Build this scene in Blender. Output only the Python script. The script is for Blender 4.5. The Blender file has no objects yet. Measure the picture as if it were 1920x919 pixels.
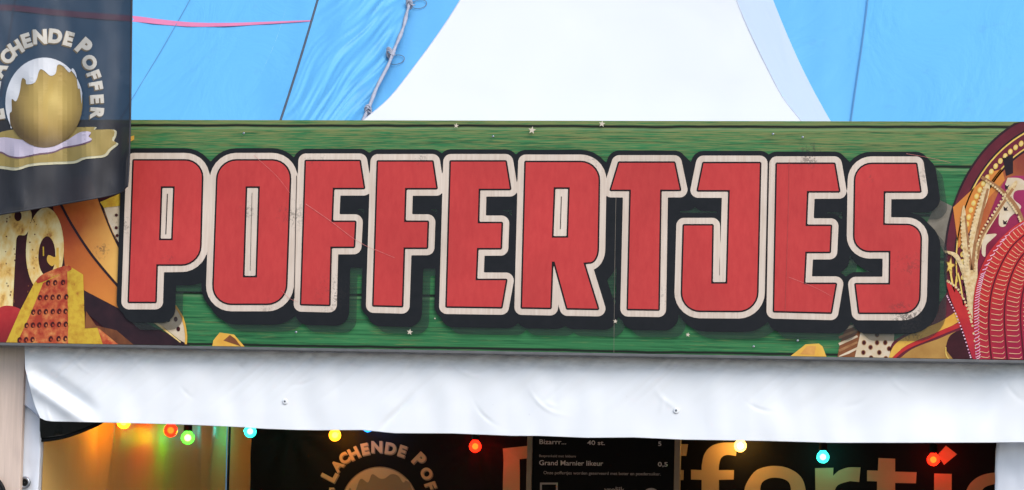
import bpy, bmesh, math, random
import numpy as np
from mathutils import Vector, Matrix, noise

random.seed(7)
SC = bpy.context.scene
COL = SC.collection

# ------------------------------------------------------------------ camera
W, H, FL = 1920.0, 919.0, 6000.0
CAM = Vector((2.50276, -11.73611, 1.90))
PAN, TILT, ROLL = -0.2101055, 0.0686517, 0.0249242
_f = Vector((math.sin(PAN)*math.cos(TILT), math.cos(PAN)*math.cos(TILT), math.sin(TILT)))
_r0 = Vector((math.cos(PAN), -math.sin(PAN), 0)); _u0 = _r0.cross(_f)
CR = _r0*math.cos(ROLL) + _u0*math.sin(ROLL)
CU = -_r0*math.sin(ROLL) + _u0*math.cos(ROLL)
cam_data = bpy.data.cameras.new('camera')
cam = bpy.data.objects.new('camera', cam_data); COL.objects.link(cam)
cam.matrix_world = Matrix(((CR.x, CU.x, -_f.x, CAM.x), (CR.y, CU.y, -_f.y, CAM.y), (CR.z, CU.z, -_f.z, CAM.z), (0, 0, 0, 1)))
cam_data.sensor_fit = 'HORIZONTAL'; cam_data.sensor_width = 36.0
cam_data.lens = FL/W*36.0
cam_data.clip_start = 0.1; cam_data.clip_end = 3000
SC.camera = cam

# ------------------------------------------------------------------ light
SUN_EL, SUN_AZ = math.radians(44), math.radians(140)      # behind the photographer's right shoulder
sdir = Vector((math.sin(SUN_AZ)*math.cos(SUN_EL), math.cos(SUN_AZ)*math.cos(SUN_EL), math.sin(SUN_EL)))
world = bpy.data.worlds.new('World'); SC.world = world; world.use_nodes = True
wn = world.node_tree.nodes; wl = world.node_tree.links
sky = wn.new('ShaderNodeTexSky'); sky.sky_type = 'NISHITA'; sky.sun_disc = False
sky.sun_elevation = SUN_EL; sky.sun_rotation = SUN_AZ
sky.air_density = 1.0; sky.dust_density = 1.6; sky.ozone_density = 1.0
bg = wn['Background']; bg.inputs['Strength'].default_value = 0.15
wl.new(sky.outputs['Color'], bg.inputs['Color'])
sun_d = bpy.data.lights.new('sun', 'SUN'); sun_d.energy = 1.25; sun_d.angle = math.radians(40); sun_d.color = (1.0, 0.985, 0.955)
sun = bpy.data.objects.new('sun', sun_d); COL.objects.link(sun)
sun.rotation_euler = (-sdir).to_track_quat('-Z', 'Y').to_euler()
sun.location = (-4, -8, 12)
SC.view_settings.view_transform = 'Standard'; SC.view_settings.look = 'None'
SC.view_settings.gamma = 1.0; SC.view_settings.use_curve_mapping = False
SC.view_settings.exposure = 0.77

# ------------------------------------------------------------------ helpers
def ray(px, py):
    return _f + CR*((px-W/2)/FL) - CU*((py-H/2)/FL)
def atY(px, py, Y):                       # point of a plane parallel to the stall front
    d = ray(px, py); t = (Y-CAM.y)/d.y; return CAM + d*t
def atX(px, py, X):
    d = ray(px, py); t = (X-CAM.x)/d.x; return CAM + d*t
def atPlane(px, py, p0, n):
    d = ray(px, py); t = (p0-CAM).dot(n)/d.dot(n); return CAM + d*t

def lin(c):
    return tuple(((v/255.0)/12.92 if v/255.0 <= .04045 else (((v/255.0)+.055)/1.055)**2.4) for v in c)
K = 1.22                                  # white card value of the lit front: albedo = picture value / K
def alb(c):
    return tuple(min(.85, v/K) for v in lin(c)) + (1.0,)

def link(name, me, parent=None, mats=()):
    o = bpy.data.objects.new(name, me); COL.objects.link(o)
    for m in mats: me.materials.append(m)
    if parent is not None: o.parent = parent
    return o
def tag(o, label=None, cat=None, group=None, kind=None):
    if label: o['label'] = label
    if cat: o['category'] = cat
    if group: o['group'] = group
    if kind: o['kind'] = kind
    return o
def empty(name, loc, label, cat, group=None):
    o = bpy.data.objects.new(name, None); COL.objects.link(o); o.location = loc
    o.empty_display_size = .1
    return tag(o, label, cat, group)
def child(o, parent):                     # parent while keeping the world-space mesh coordinates
    o.parent = parent; o.matrix_parent_inverse = Matrix.Translation(-parent.location); return o
def mesh(name, verts, faces, mat, parent=None, smooth=False):
    me = bpy.data.meshes.new(name); me.from_pydata([tuple(v) for v in verts], [], faces); me.update()
    if smooth:
        for p in me.polygons: p.use_smooth = True
    o = link(name, me, None, [mat] if mat else [])
    if parent is not None: child(o, parent)
    return o
def bm_obj(name, bm, mat, parent=None, smooth=False):
    me = bpy.data.meshes.new(name); bmesh.ops.recalc_face_normals(bm, faces=bm.faces); bm.to_mesh(me); bm.free()
    if smooth:
        for p in me.polygons: p.use_smooth = True
    o = link(name, me, None, [mat])
    if parent is not None: child(o, parent)
    return o
def box(name, lo, hi, mat, parent=None, bevel=.004):
    bm = bmesh.new(); bmesh.ops.create_cube(bm, size=1)
    for v in bm.verts:
        v.co = Vector([(lo[i]+hi[i])/2 + v.co[i]*(hi[i]-lo[i]) for i in range(3)])
    if bevel: bmesh.ops.bevel(bm, geom=list(bm.edges), offset=bevel, segments=2, affect='EDGES', profile=.5)
    return bm_obj(name, bm, mat, parent)
def tube(name, pts, rad, mat, parent=None, seg=8, closed=False):
    pts = [Vector(p) for p in pts]; n = len(pts); V = []; F = []
    rads = rad if isinstance(rad, (list, tuple)) else [rad]*n
    ref = Vector((0.31, -.9, .2)).normalized()
    for i, p in enumerate(pts):
        a = pts[(i-1) % n] if (closed or i > 0) else p
        b = pts[(i+1) % n] if (closed or i < n-1) else p
        t = (b-a).normalized(); s = t.cross(ref)
        if s.length < 1e-4: s = t.cross(Vector((0, 0, 1)))
        s.normalize(); q = t.cross(s)
        for k in range(seg):
            an = 2*math.pi*k/seg; V.append(p + (s*math.cos(an)+q*math.sin(an))*rads[i])
    m = n if closed else n-1
    for i in range(m):
        for k in range(seg):
            j = (i+1) % n
            F.append((i*seg+k, i*seg+(k+1) % seg, j*seg+(k+1) % seg, j*seg+k))
    if not closed:
        F.append(tuple(range(seg))[::-1]); F.append(tuple((n-1)*seg+k for k in range(seg)))
    return mesh(name, V, F, mat, parent, smooth=True)
def lathe(name, prof, origin, mat, parent=None, seg=24, axis=Vector((0, 0, 1))):
    q = Vector((0, 0, 1)).rotation_difference(axis); V = []; F = []
    for r, z in prof:
        for k in range(seg):
            a = 2*math.pi*k/seg; V.append(Vector(origin) + q @ Vector((r*math.cos(a), r*math.sin(a), z)))
    for i in range(len(prof)-1):
        for k in range(seg):
            F.append((i*seg+k, i*seg+(k+1) % seg, (i+1)*seg+(k+1) % seg, (i+1)*seg+k))
    return mesh(name, V, F, mat, parent, smooth=True)

# --- flat print: loops in picture units are filled, then mapped on to the surface they are printed on
def fill_loops(loops):
    cu = bpy.data.curves.new('tmp', 'CURVE'); cu.dimensions = '2D'; cu.fill_mode = 'FRONT'
    for lp in loops:
        sp = cu.splines.new('POLY'); sp.points.add(len(lp)-1)
        for i, (x, y) in enumerate(lp): sp.points[i].co = (x*.01, -y*.01, 0, 1)
        sp.use_cyclic_u = True
    ob = bpy.data.objects.new('tmp', cu)
    me = ob.to_mesh()
    v = [(p.co.x*100, -p.co.y*100) for p in me.vertices]; f = [tuple(p.vertices) for p in me.polygons]
    ob.to_mesh_clear(); bpy.data.objects.remove(ob); bpy.data.curves.remove(cu)
    return v, f
def text_loops_mesh(body, size, bold=0.0, spacing=1.0):
    cu = bpy.data.curves.new('tmp', 'FONT'); cu.body = body; cu.size = 1.0; cu.offset = bold; cu.fill_mode = 'FRONT'
    cu.space_character = spacing; cu.resolution_u = 4
    ob = bpy.data.objects.new('tmp', cu); me = ob.to_mesh()
    v = [(p.co.x*size, -p.co.y*size) for p in me.vertices]; f = [tuple(p.vertices) for p in me.polygons]
    ob.to_mesh_clear(); bpy.data.objects.remove(ob); bpy.data.curves.remove(cu)
    return v, f
def cut_grid(v, f, step):
    bm = bmesh.new(); vs = [bm.verts.new((x, y, 0)) for x, y in v]
    for q in f:
        try: bm.faces.new([vs[i] for i in q])
        except ValueError: pass
    xs = [p[0] for p in v]; ys = [p[1] for p in v]
    for ax, a, b in ((0, min(xs), max(xs)), (1, min(ys), max(ys))):
        k = math.ceil(a/step)*step
        while k < b:
            no = (1, 0, 0) if ax == 0 else (0, 1, 0); co = (k, 0, 0) if ax == 0 else (0, k, 0)
            bmesh.ops.bisect_plane(bm, geom=list(bm.verts)+list(bm.edges)+list(bm.faces), dist=1e-5, plane_co=co, plane_no=no)
            k += step
    bmesh.ops.triangulate(bm, faces=[x for x in bm.faces if len(x.verts) > 4])
    bm.verts.index_update()
    v2 = [(p.co.x, p.co.y) for p in bm.verts]; f2 = [tuple(q.index for q in x.verts) for x in bm.faces]
    bm.free(); return v2, f2
def rounded(corners, n=7):                # [(x, y) or (x, y, r)] -> loop with rounded corners
    out = []; m = len(corners)
    for i, c in enumerate(corners):
        if len(c) == 2 or c[2] <= 0: out.append((c[0], c[1])); continue
        p = Vector(c[:2]); a = Vector(corners[i-1][:2]); b = Vector(corners[(i+1) % m][:2]); r = c[2]
        d1 = (a-p).normalized(); d2 = (b-p).normalized()
        s = p + d1*min(r, (a-p).length*.5); e = p + d2*min(r, (b-p).length*.5)
        for k in range(n+1):
            t = k/n; w = .707                                   # rational quadratic: close to a circle
            q = (s*(1-t)**2 + p*(2*w*t*(1-t)) + e*t*t)/((1-t)**2 + 2*w*t*(1-t) + t*t); out.append((q.x, q.y))
    return out
def circ(x, y, rx, ry=None, n=24, rot=0):
    ry = rx if ry is None else ry; o = []
    for k in range(n):
        a = 2*math.pi*k/n; u = rx*math.cos(a); w = ry*math.sin(a)
        o.append((x+u*math.cos(rot)-w*math.sin(rot), y+u*math.sin(rot)+w*math.cos(rot)))
    return o
def spline(pts, n=8):                     # smooth curve through points
    out = []; m = len(pts)
    for i in range(m-1):
        p0 = pts[max(i-1, 0)]; p1 = pts[i]; p2 = pts[i+1]; p3 = pts[min(i+2, m-1)]
        for k in range(n):
            t = k/n
            out.append(tuple(.5*((2*p1[j]) + (p2[j]-p0[j])*t + (2*p0[j]-5*p1[j]+4*p2[j]-p3[j])*t*t + (3*p1[j]-p0[j]-3*p2[j]+p3[j])*t**3) for j in range(2)))
    out.append(tuple(pts[-1])); return out
def strip(pts, w0, w1=None, n=8):         # a band of given width along a smooth curve
    w1 = w0 if w1 is None else w1; c = spline(pts, n); L = []; R = []
    for i, p in enumerate(c):
        a = Vector(c[max(i-1, 0)]); b = Vector(c[min(i+1, len(c)-1)]); t = (b-a).normalized(); w = (w0+(w1-w0)*i/(len(c)-1))/2
        L.append((p[0]-t.y*w, p[1]+t.x*w)); R.append((p[0]+t.y*w, p[1]-t.x*w))
    return L + R[::-1]

# ------------------------------------------------------------------ materials
def newmat(name):
    m = bpy.data.materials.new(name); m.use_nodes = True; nt = m.node_tree
    return m, nt.nodes, nt.links, nt.nodes['Principled BSDF']
def ramp(N, stops, mode='LINEAR'):
    r = N.new('ShaderNodeValToRGB'); r.color_ramp.interpolation = mode
    e = r.color_ramp.elements
    while len(e) < len(stops): e.new(.5)
    for i, (p, c) in enumerate(stops): e[i].position = p; e[i].color = c if len(c) == 4 else tuple(c)+(1,)
    return r
def mathn(N, L, op, a, b=None, c=None, clamp=False):
    n = N.new('ShaderNodeMath'); n.operation = op; n.use_clamp = clamp
    for i, v in enumerate((a, b, c)):
        if v is None: continue
        if isinstance(v, (int, float)): n.inputs[i].default_value = v
        else: L.new(v, n.inputs[i])
    return n.outputs[0]
def mixc(N, L, fac, a, b, blend='MIX'):
    n = N.new('ShaderNodeMix'); n.data_type = 'RGBA'; n.blend_type = blend
    if isinstance(fac, (int, float)): n.inputs[0].default_value = fac
    else: L.new(fac, n.inputs[0])
    for i, v in ((6, a), (7, b)):
        if isinstance(v, tuple): n.inputs[i].default_value = v
        else: L.new(v, n.inputs[i])
    return n.outputs[2]
def noise_n(N, L, vec, scale, detail=4, rough=.55, stretch=None, dist=0):
    if stretch:
        mp = N.new('ShaderNodeMapping'); mp.inputs['Scale'].default_value = stretch; L.new(vec, mp.inputs[0]); vec = mp.outputs[0]
    n = N.new('ShaderNodeTexNoise'); n.inputs['Scale'].default_value = scale; n.inputs['Detail'].default_value = detail
    n.inputs['Roughness'].default_value = rough; n.inputs['Distortion'].default_value = dist
    L.new(vec, n.inputs['Vector']); return n.outputs['Fac']
def coord(N): return N.new('ShaderNodeTexCoord').outputs['Object']
def bump(N, L, h, bs, strength=.3, dist=.01):
    b = N.new('ShaderNodeBump'); b.inputs['Strength'].default_value = strength; b.inputs['Distance'].default_value = dist
    L.new(h, b.inputs['Height']); L.new(b.outputs[0], bs.inputs['Normal'])

def simple(name, c, rough=.5, metal=0, var=.12, scale=8, bmp=0):
    m, N, L, bs = newmat(name); v = coord(N)
    f = noise_n(N, L, v, scale, 5)
    d = tuple(x*(1-var*2) for x in c[:3])+(1,)
    L.new(mixc(N, L, f, tuple(c[:3])+(1,), d), bs.inputs['Base Color'])
    bs.inputs['Roughness'].default_value = rough; bs.inputs['Metallic'].default_value = metal
    if max(c[:3]) < .02: bs.inputs['Specular IOR Level'].default_value = .15 if rough > .4 else .5
    if bmp: bump(N, L, f, bs, bmp, .005)
    return m

# scuffs, tape residue and mould that sit on the printed sign (centre px, radius px, strength)
SPOTS = [(1520, 290, 24, 1.1), (1705, 606, 34, 1.15), (1690, 585, 26, .75), (636, 552, 40, .78), (548, 405, 30, .66), (466, 395, 18, .7),
         (318, 486, 14, .6), (232, 420, 26, .6), (787, 297, 18, .6), (1735, 330, 20, .5), (1700, 500, 34, .5), (1120, 300, 26, .45), (505, 590, 30, .45), (1245, 560, 26, .4), (190, 468, 18, .7), (590, 300, 24, .55), (1630, 330, 14, .6)]
YS = 0.0
def wear_fac(N, L):
    v = coord(N); n1 = noise_n(N, L, v, 95, 6, .7); n2 = noise_n(N, L, v, 30, 4, .6); tot = None
    for (x, y, r, s) in SPOTS:
        p = atY(x, y, YS)
        vm = N.new('ShaderNodeVectorMath'); vm.operation = 'DISTANCE'; L.new(v, vm.inputs[0]); vm.inputs[1].default_value = p - SIGN_O
        g = N.new('ShaderNodeMapRange'); g.inputs[1].default_value = 0; g.inputs[2].default_value = r*.00206*1.3; g.inputs[3].default_value = s; g.inputs[4].default_value = 0
        L.new(vm.outputs['Value'], g.inputs[0])
        tot = g.outputs[0] if tot is None else mathn(N, L, 'MAXIMUM', tot, g.outputs[0])
    q = mathn(N, L, 'ADD', mathn(N, L, 'MULTIPLY', mathn(N, L, 'SUBTRACT', n1, .5), 2.2), mathn(N, L, 'MULTIPLY', mathn(N, L, 'SUBTRACT', n2, .5), 1.1))
    q = mathn(N, L, 'ADD', q, mathn(N, L, 'MULTIPLY', tot, .36))
    a = N.new('ShaderNodeMapRange'); a.inputs[1].default_value = .22; a.inputs[2].default_value = .30; L.new(q, a.inputs[0])
    return mathn(N, L, 'MULTIPLY', a.outputs[0], mathn(N, L, 'MULTIPLY', tot, 1.1, clamp=True), clamp=True)
SIGN_O = Vector((0, 0, 0))
_wear = None
def wear(N, L):
    global _wear
    if _wear is None:
        g = bpy.data.node_groups.new('sign_wear', 'ShaderNodeTree')
        g.interface.new_socket('Fac', in_out='OUTPUT', socket_type='NodeSocketFloat')
        o = g.nodes.new('NodeGroupOutput'); g.links.new(wear_fac(g.nodes, g.links), o.inputs[0]); _wear = g
    n = N.new('ShaderNodeGroup'); n.node_tree = _wear; return n.outputs[0]
def pm(name, c, c2=None, scale=20, stretch=None, lo=.35, hi=.65, c3=None, rough=.55, dirt=.85, grad=None):
    """matt laminated print: one or two inks broken up by the photographed texture, plus the wear of the board"""
    m, N, L, bs = newmat(name); v = coord(N); c = alb(c)
    col = c
    f = noise_n(N, L, v, scale, 6, .62, stretch)
    if c2 is not None: c2 = alb(c2)
    else: c2 = tuple(x*.86 for x in c[:3])+(1,)
    stops = [(lo, c), (hi, c2)] + ([(min(1, hi+.12), alb(c3))] if c3 else [])
    r = ramp(N, stops); L.new(f, r.inputs[0]); col = r.outputs[0]
    if grad:                              # tonal run of the photographed object: (from px, to px, far colour)
        (p0, p1, gc) = grad; a = atY(p0[0], p0[1], 0); b = atY(p1[0], p1[1], 0); d = b-a
        vm = N.new('ShaderNodeVectorMath'); vm.operation = 'SUBTRACT'; L.new(v, vm.inputs[0]); vm.inputs[1].default_value = a
        dt = N.new('ShaderNodeVectorMath'); dt.operation = 'DOT_PRODUCT'; L.new(vm.outputs[0], dt.inputs[0]); dt.inputs[1].default_value = d/d.length_squared
        t = mathn(N, L, 'ADD', dt.outputs['Value'], mathn(N, L, 'MULTIPLY', mathn(N, L, 'SUBTRACT', noise_n(N, L, v, 9, 4, .6), .5), .5), clamp=True)
        t = mathn(N, L, 'MULTIPLY', t, .85); col = mixc(N, L, t, col, alb(gc))
    big = noise_n(N, L, v, 3.1, 3)
    rb = ramp(N, [(.3, (.90, .90, .90, 1)), (.7, (1.06, 1.06, 1.06, 1))]); L.new(big, rb.inputs[0])
    col = mixc(N, L, 1.0, col, rb.outputs[0], 'MULTIPLY')
    w = mathn(N, L, 'MULTIPLY', wear(N, L), dirt)
    col = mixc(N, L, w, col, (.045, .038, .034, 1))
    L.new(col, bs.inputs['Base Color']); bs.inputs['Roughness'].default_value = rough; bs.inputs['Specular IOR Level'].default_value = .18
    bump(N, L, noise_n(N, L, v, 9, 3), bs, .12, .01)
    return m
def shade_ink():
    m, N, L, bs = newmat('translucent_black_ink'); bs.inputs['Base Color'].default_value = (.012, .02, .016, 1); bs.inputs['Roughness'].default_value = .45
    t = N.new('ShaderNodeBsdfTransparent'); mx = N.new('ShaderNodeMixShader'); mx.inputs[0].default_value = .52
    L.new(t.outputs[0], mx.inputs[1]); L.new(bs.outputs[0], mx.inputs[2]); L.new(mx.outputs[0], N['Material Output'].inputs['Surface']); return m

def green_boards():
    m, N, L, bs = newmat('printed_green_boards'); v = coord(N)
    sx = N.new('ShaderNodeSeparateXYZ'); L.new(v, sx.inputs[0]); z = sx.outputs['Z']; x = sx.outputs['X']
    g1 = noise_n(N, L, v, 1.0, 8, .68, (2.6, 1, 95), .4); g2 = noise_n(N, L, v, 1.0, 5, .6, (9, 1, 260)); big = noise_n(N, L, v, 1.5, 3, .5, (1, 1, 4))
    r = ramp(N, [(.30, alb((22, 62, 36))), (.46, alb((46, 112, 66))), (.62, alb((66, 134, 80))), (.8, alb((98, 150, 96)))]); L.new(g1, r.inputs[0]); col = r.outputs[0]
    # straw-coloured worn grain, strong along the upper boards
    zt = atY(960, 228, 0).z; zm = atY(960, 330, 0).z
    mr = N.new('ShaderNodeMapRange'); mr.inputs[1].default_value = zm; mr.inputs[2].default_value = zt; mr.inputs[3].default_value = .0; mr.inputs[4].default_value = .22; L.new(z, mr.inputs[0])
    q = mathn(N, L, 'ADD', g2, mr.outputs[0]); q = mathn(N, L, 'ADD', q, mathn(N, L, 'MULTIPLY', mathn(N, L, 'SUBTRACT', big, .5), .25))
    st = N.new('ShaderNodeMapRange'); st.inputs[1].default_value = .57; st.inputs[2].default_value = .74; L.new(q, st.inputs[0])
    col = mixc(N, L, mathn(N, L, 'MULTIPLY', st.outputs[0], .75), col, alb((140, 140, 84)))
    dk = noise_n(N, L, v, 1.0, 5, .6, (4, 1, 170)); d2 = N.new('ShaderNodeMapRange'); d2.inputs[1].default_value = .60; d2.inputs[2].default_value = .72; L.new(dk, d2.inputs[0])
    col = mixc(N, L, mathn(N, L, 'MULTIPLY', d2.outputs[0], .6), col, alb((28, 44, 26)))
    # joints of the photographed boards
    wob = mathn(N, L, 'MULTIPLY', mathn(N, L, 'SUBTRACT', noise_n(N, L, v, 1.0, 4, .6, (3, 1, .1)), .5), .012)
    zz = mathn(N, L, 'ADD', z, wob); mn = None; mh = None
    for y in (236.5, 309, 398, 478, 557, 655):
        zi = atY(960, y, 0).z
        a = mathn(N, L, 'ABSOLUTE', mathn(N, L, 'SUBTRACT', zz, zi)); b = mathn(N, L, 'ABSOLUTE', mathn(N, L, 'SUBTRACT', zz, zi-.011))
        mn = a if mn is None else mathn(N, L, 'MINIMUM', mn, a); mh = b if mh is None else mathn(N, L, 'MINIMUM', mh, b)
    j = N.new('ShaderNodeMapRange'); j.inputs[1].default_value = .0025; j.inputs[2].default_value = .0075; j.inputs[3].default_value = 1; j.inputs[4].default_value = 0; L.new(mn, j.inputs[0])
    hi = N.new('ShaderNodeMapRange'); hi.inputs[1].default_value = .001; hi.inputs[2].default_value = .006; hi.inputs[3].default_value = .55; hi.inputs[4].default_value = 0; L.new(mh, hi.inputs[0])
    col = mixc(N, L, hi.outputs[0], col, alb((126, 158, 110))); col = mixc(N, L, j.outputs[0], col, alb((22, 26, 18)))
    col = mixc(N, L, mathn(N, L, 'MULTIPLY', wear(N, L), .8), col, (.045, .038, .034, 1))
    L.new(col, bs.inputs['Base Color']); bs.inputs['Roughness'].default_value = .5; bs.inputs['Specular IOR Level'].default_value = .2
    bump(N, L, noise_n(N, L, v, 7, 3), bs, .12, .01)
    return m

def pvc(name, c=(.80, .81, .83), dirt_z=None, wrinkle=.35, trans=.12):
    """white coated tent fabric"""
    m, N, L, bs = newmat(name); v = coord(N)
    big = noise_n(N, L, v, 2.6, 1.5, .45, (1, 1, 1.2), .5); fine = noise_n(N, L, v, 11, 2, .5, (1, 1, .6), .4)
    col = mixc(N, L, mathn(N, L, 'MULTIPLY', noise_n(N, L, v, 3, 3, .5), .10), c+(1,), (.60, .61, .66, 1))
    sp = noise_n(N, L, v, 60, 3, .6); s2 = N.new('ShaderNodeMapRange'); s2.inputs[1].default_value = .72; s2.inputs[2].default_value = .80; L.new(sp, s2.inputs[0])
    col = mixc(N, L, mathn(N, L, 'MULTIPLY', s2.outputs[0], .25), col, (.35, .33, .33, 1))
    if dirt_z:
        z0, z1 = dirt_z
        s = N.new('ShaderNodeSeparateXYZ'); L.new(v, s.inputs[0])
        w = mathn(N, L, 'ADD', s.outputs['Z'], mathn(N, L, 'MULTIPLY', mathn(N, L, 'SUBTRACT', noise_n(N, L, v, 1, 5, .6, (7, 1, 20)), .5), .035))
        a = N.new('ShaderNodeMapRange'); a.inputs[1].default_value = z0; a.inputs[2].default_value = z1; L.new(w, a.inputs[0])
        gr = ramp(N, [(.35, (.3, .3, .3, 1)), (.7, (1, 1, 1, 1))]); L.new(noise_n(N, L, v, 1, 6, .7, (12, 1, 40)), gr.inputs[0])
        col = mixc(N, L, mathn(N, L, 'MULTIPLY', mathn(N, L, 'MULTIPLY', a.outputs[0], .5), gr.outputs[0]), col, (.17, .155, .15, 1))
    L.new(col, bs.inputs['Base Color']); bs.inputs['Roughness'].default_value = .38; bs.inputs['Specular IOR Level'].default_value = .35
    h = mathn(N, L, 'ADD', mathn(N, L, 'MULTIPLY', big, 1.0), mathn(N, L, 'MULTIPLY', fine, .06)); bump(N, L, h, bs, wrinkle, .05)
    if trans:
        t = N.new('ShaderNodeBsdfTranslucent'); t.inputs[0].default_value = c+(1,); mx = N.new('ShaderNodeMixShader'); mx.inputs[0].default_value = trans
        L.new(bs.outputs[0], mx.inputs[1]); L.new(t.outputs[0], mx.inputs[2]); L.new(mx.outputs[0], N['Material Output'].inputs['Surface'])
    return m

def wood(name, a, b, axis_stretch=(22, 22, 1.1)):
    m, N, L, bs = newmat(name); v = coord(N)
    f = noise_n(N, L, v, 2.2, 7, .6, axis_stretch, .6); g = noise_n(N, L, v, 9, 5, .6, axis_stretch)
    r = ramp(N, [(.32, a), (.62, b)]); L.new(f, r.inputs[0])
    col = mixc(N, L, mathn(N, L, 'MULTIPLY', g, .3), r.outputs[0], tuple(x*.6 for x in b[:3])+(1,))
    k = noise_n(N, L, v, 5, 3, .5, (1.6, 1, .8)); kr = N.new('ShaderNodeMapRange'); kr.inputs[1].default_value = .66; kr.inputs[2].default_value = .76; L.new(k, kr.inputs[0])
    col = mixc(N, L, mathn(N, L, 'MULTIPLY', kr.outputs[0], .3), col, (.40, .30, .26, 1))
    L.new(col, bs.inputs['Base Color']); bs.inputs['Roughness'].default_value = .65; bump(N, L, f, bs, .15, .004)
    return m

def canvas_blue(name, a=(.106, .375, .64), b=(.088, .335, .59)):
    m, N, L, bs = newmat(name); v = coord(N)
    f = noise_n(N, L, v, .9, 5, .6); s = noise_n(N, L, v, 5, 6, .7)
    col = mixc(N, L, f, a+(1,), b+(1,))
    sr = N.new('ShaderNodeMapRange'); sr.inputs[1].default_value = .58; sr.inputs[2].default_value = .80; L.new(s, sr.inputs[0])
    col = mixc(N, L, mathn(N, L, 'MULTIPLY', sr.outputs[0], .6), col, (.085, .25, .47, 1))
    L.new(col, bs.inputs['Base Color']); bs.inputs['Roughness'].default_value = .6
    h = noise_n(N, L, v, 1.6, 5, .55, (1, .6, .6), 1.4); bump(N, L, h, bs, .32, .06)
    return m

def glow(name, c, strength):
    m, N, L, bs = newmat(name); bs.inputs['Base Color'].default_value = c+(1,)
    bs.inputs['Emission Color'].default_value = c+(1,); bs.inputs['Emission Strength'].default_value = strength; return m
def bulb_glass(name, c):
    m, N, L, bs = newmat(name); bs.inputs['Base Color'].default_value = c+(1,); bs.inputs['Roughness'].default_value = .12
    bs.inputs['Emission Color'].default_value = c+(1,); bs.inputs['Emission Strength'].default_value = 1.1
    t = N.new('ShaderNodeBsdfTransparent'); t.inputs[0].default_value = c+(1,); mx = N.new('ShaderNodeMixShader'); mx.inputs[0].default_value = .45
    L.new(t.outputs[0], mx.inputs[1]); L.new(bs.outputs[0], mx.inputs[2]); L.new(mx.outputs[0], N['Material Output'].inputs['Surface']); return m

# ------------------------------------------------------------------ ground
gm, N, L, bs = newmat('paving'); v = coord(N); br = N.new('ShaderNodeTexBrick'); br.inputs['Scale'].default_value = 2.4
br.inputs['Color1'].default_value = (.13, .12, .115, 1); br.inputs['Color2'].default_value = (.10, .095, .09, 1); br.inputs['Mortar'].default_value = (.05, .05, .05, 1)
L.new(v, br.inputs['Vector']); L.new(br.outputs['Color'], bs.inputs['Base Color']); bs.inputs['Roughness'].default_value = .8
g = mesh('ground', [(-600, -600, 0), (600, -600, 0), (600, 600, 0), (-600, 600, 0)], [(0, 1, 2, 3)], gm); tag(g, kind='structure')

# ------------------------------------------------------------------ big blue tent behind
TP0 = Vector((0, 7.0, 3.0)); TN = Vector((0, -math.sin(math.radians(48)), math.cos(math.radians(48))))      # its sloping roof
TUP = Vector((0, math.cos(math.radians(48)), math.sin(math.radians(48))))
M_blue = canvas_blue('light_blue_canvas'); M_blue2 = canvas_blue('blue_canvas_of_lower_panel', (.104, .36, .63), (.094, .33, .60))
M_seam = simple('blue_seam_thread', (.085, .24, .44), .7); M_pink = simple('faded_pink_paint', (.60, .17, .30), .7, var=.05)
tent = empty('big_tent', (0, 7, 0), 'huge light blue canvas tent roof filling the view behind the stall', 'tent')
def tpt(px, py, off=0.0): return atPlane(px, py, TP0 + TN*off, TN)
def lace_x(py): return 770 + (688-770)*(py/222.0) + 5*math.sin(py/46.0)
def seam_x(py): return 1628 + (1596-1628)*(py/222.0)
def tent_panel(name, xl, xr, mat, disp, nx=60, ny=60, y0=-700, y1=640):
    V = []; F = []
    for j in range(ny+1):
        py = y0 + (y1-y0)*j/ny
        a = xl(py) if callable(xl) else xl; b = xr(py) if callable(xr) else xr
        for i in range(nx+1):
            px = a + (b-a)*i/nx
            V.append(tpt(px, py, disp(px, py)))
    for j in range(ny):
        for i in range(nx):
            k = j*(nx+1)+i; F.append((k, k+1, k+nx+2, k+nx+1))
    return mesh(name, V, F, mat, tent, smooth=True)
def gentle(px, py): return .03*noise.noise(Vector((px*.004, py*.004, 3.1))) + .010*noise.noise(Vector((px*.02, py*.006, 1.7)))
def folds(px, py):
    d = lace_x(py) - px                                    # distance from the laced edge
    u = (px*.776 + py*.630)                                # across the drawn-in folds
    e = max(0.0, 1-d/215.0); e = e*e*(3-2*e)
    uu = u + 26*noise.noise(Vector((px*.010, py*.008, .4)))
    w = noise.noise(Vector((uu*.050, (px-py)*.0035, 9.2)))
    w2 = noise.noise(Vector((uu*.11, (px-py)*.006, 4.2)))
    rid = .75*(1-abs(w)*2.2) + .4*(1-abs(w2)*2)
    return gentle(px, py)*(1-e) + e*(.042*rid + .012)
tent_panel('roof_panel', -2600, lambda y: lace_x(y)-230, M_blue, gentle, 50, 60)
tent_panel('roof_panel', lambda y: lace_x(y)-230, lambda y: lace_x(y)+3, M_blue, folds, 110, 180, -300, 420)
tent_panel('roof_panel', lambda y: lace_x(y)-26, lambda y: seam_x(y)+8, M_blue2, lambda x, y: gentle(x, y)-.03, 70, 60)
tent_panel('roof_panel', seam_x, 5200, M_blue, lambda x, y: gentle(x, y)+.012 - .03*max(0, 1-(x-seam_x(y))/300), 60, 60)
lo = [tpt(x, 640) for x in (-2600, 1000, 5200)]
mesh('side_wall', [lo[0]-TN*.05, lo[2]-TN*.05, Vector((lo[2].x, lo[2].y+.3, .0)), Vector((lo[0].x, lo[0].y+.3, 0))], [(0, 1, 2, 3)], M_blue, tent)
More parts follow.
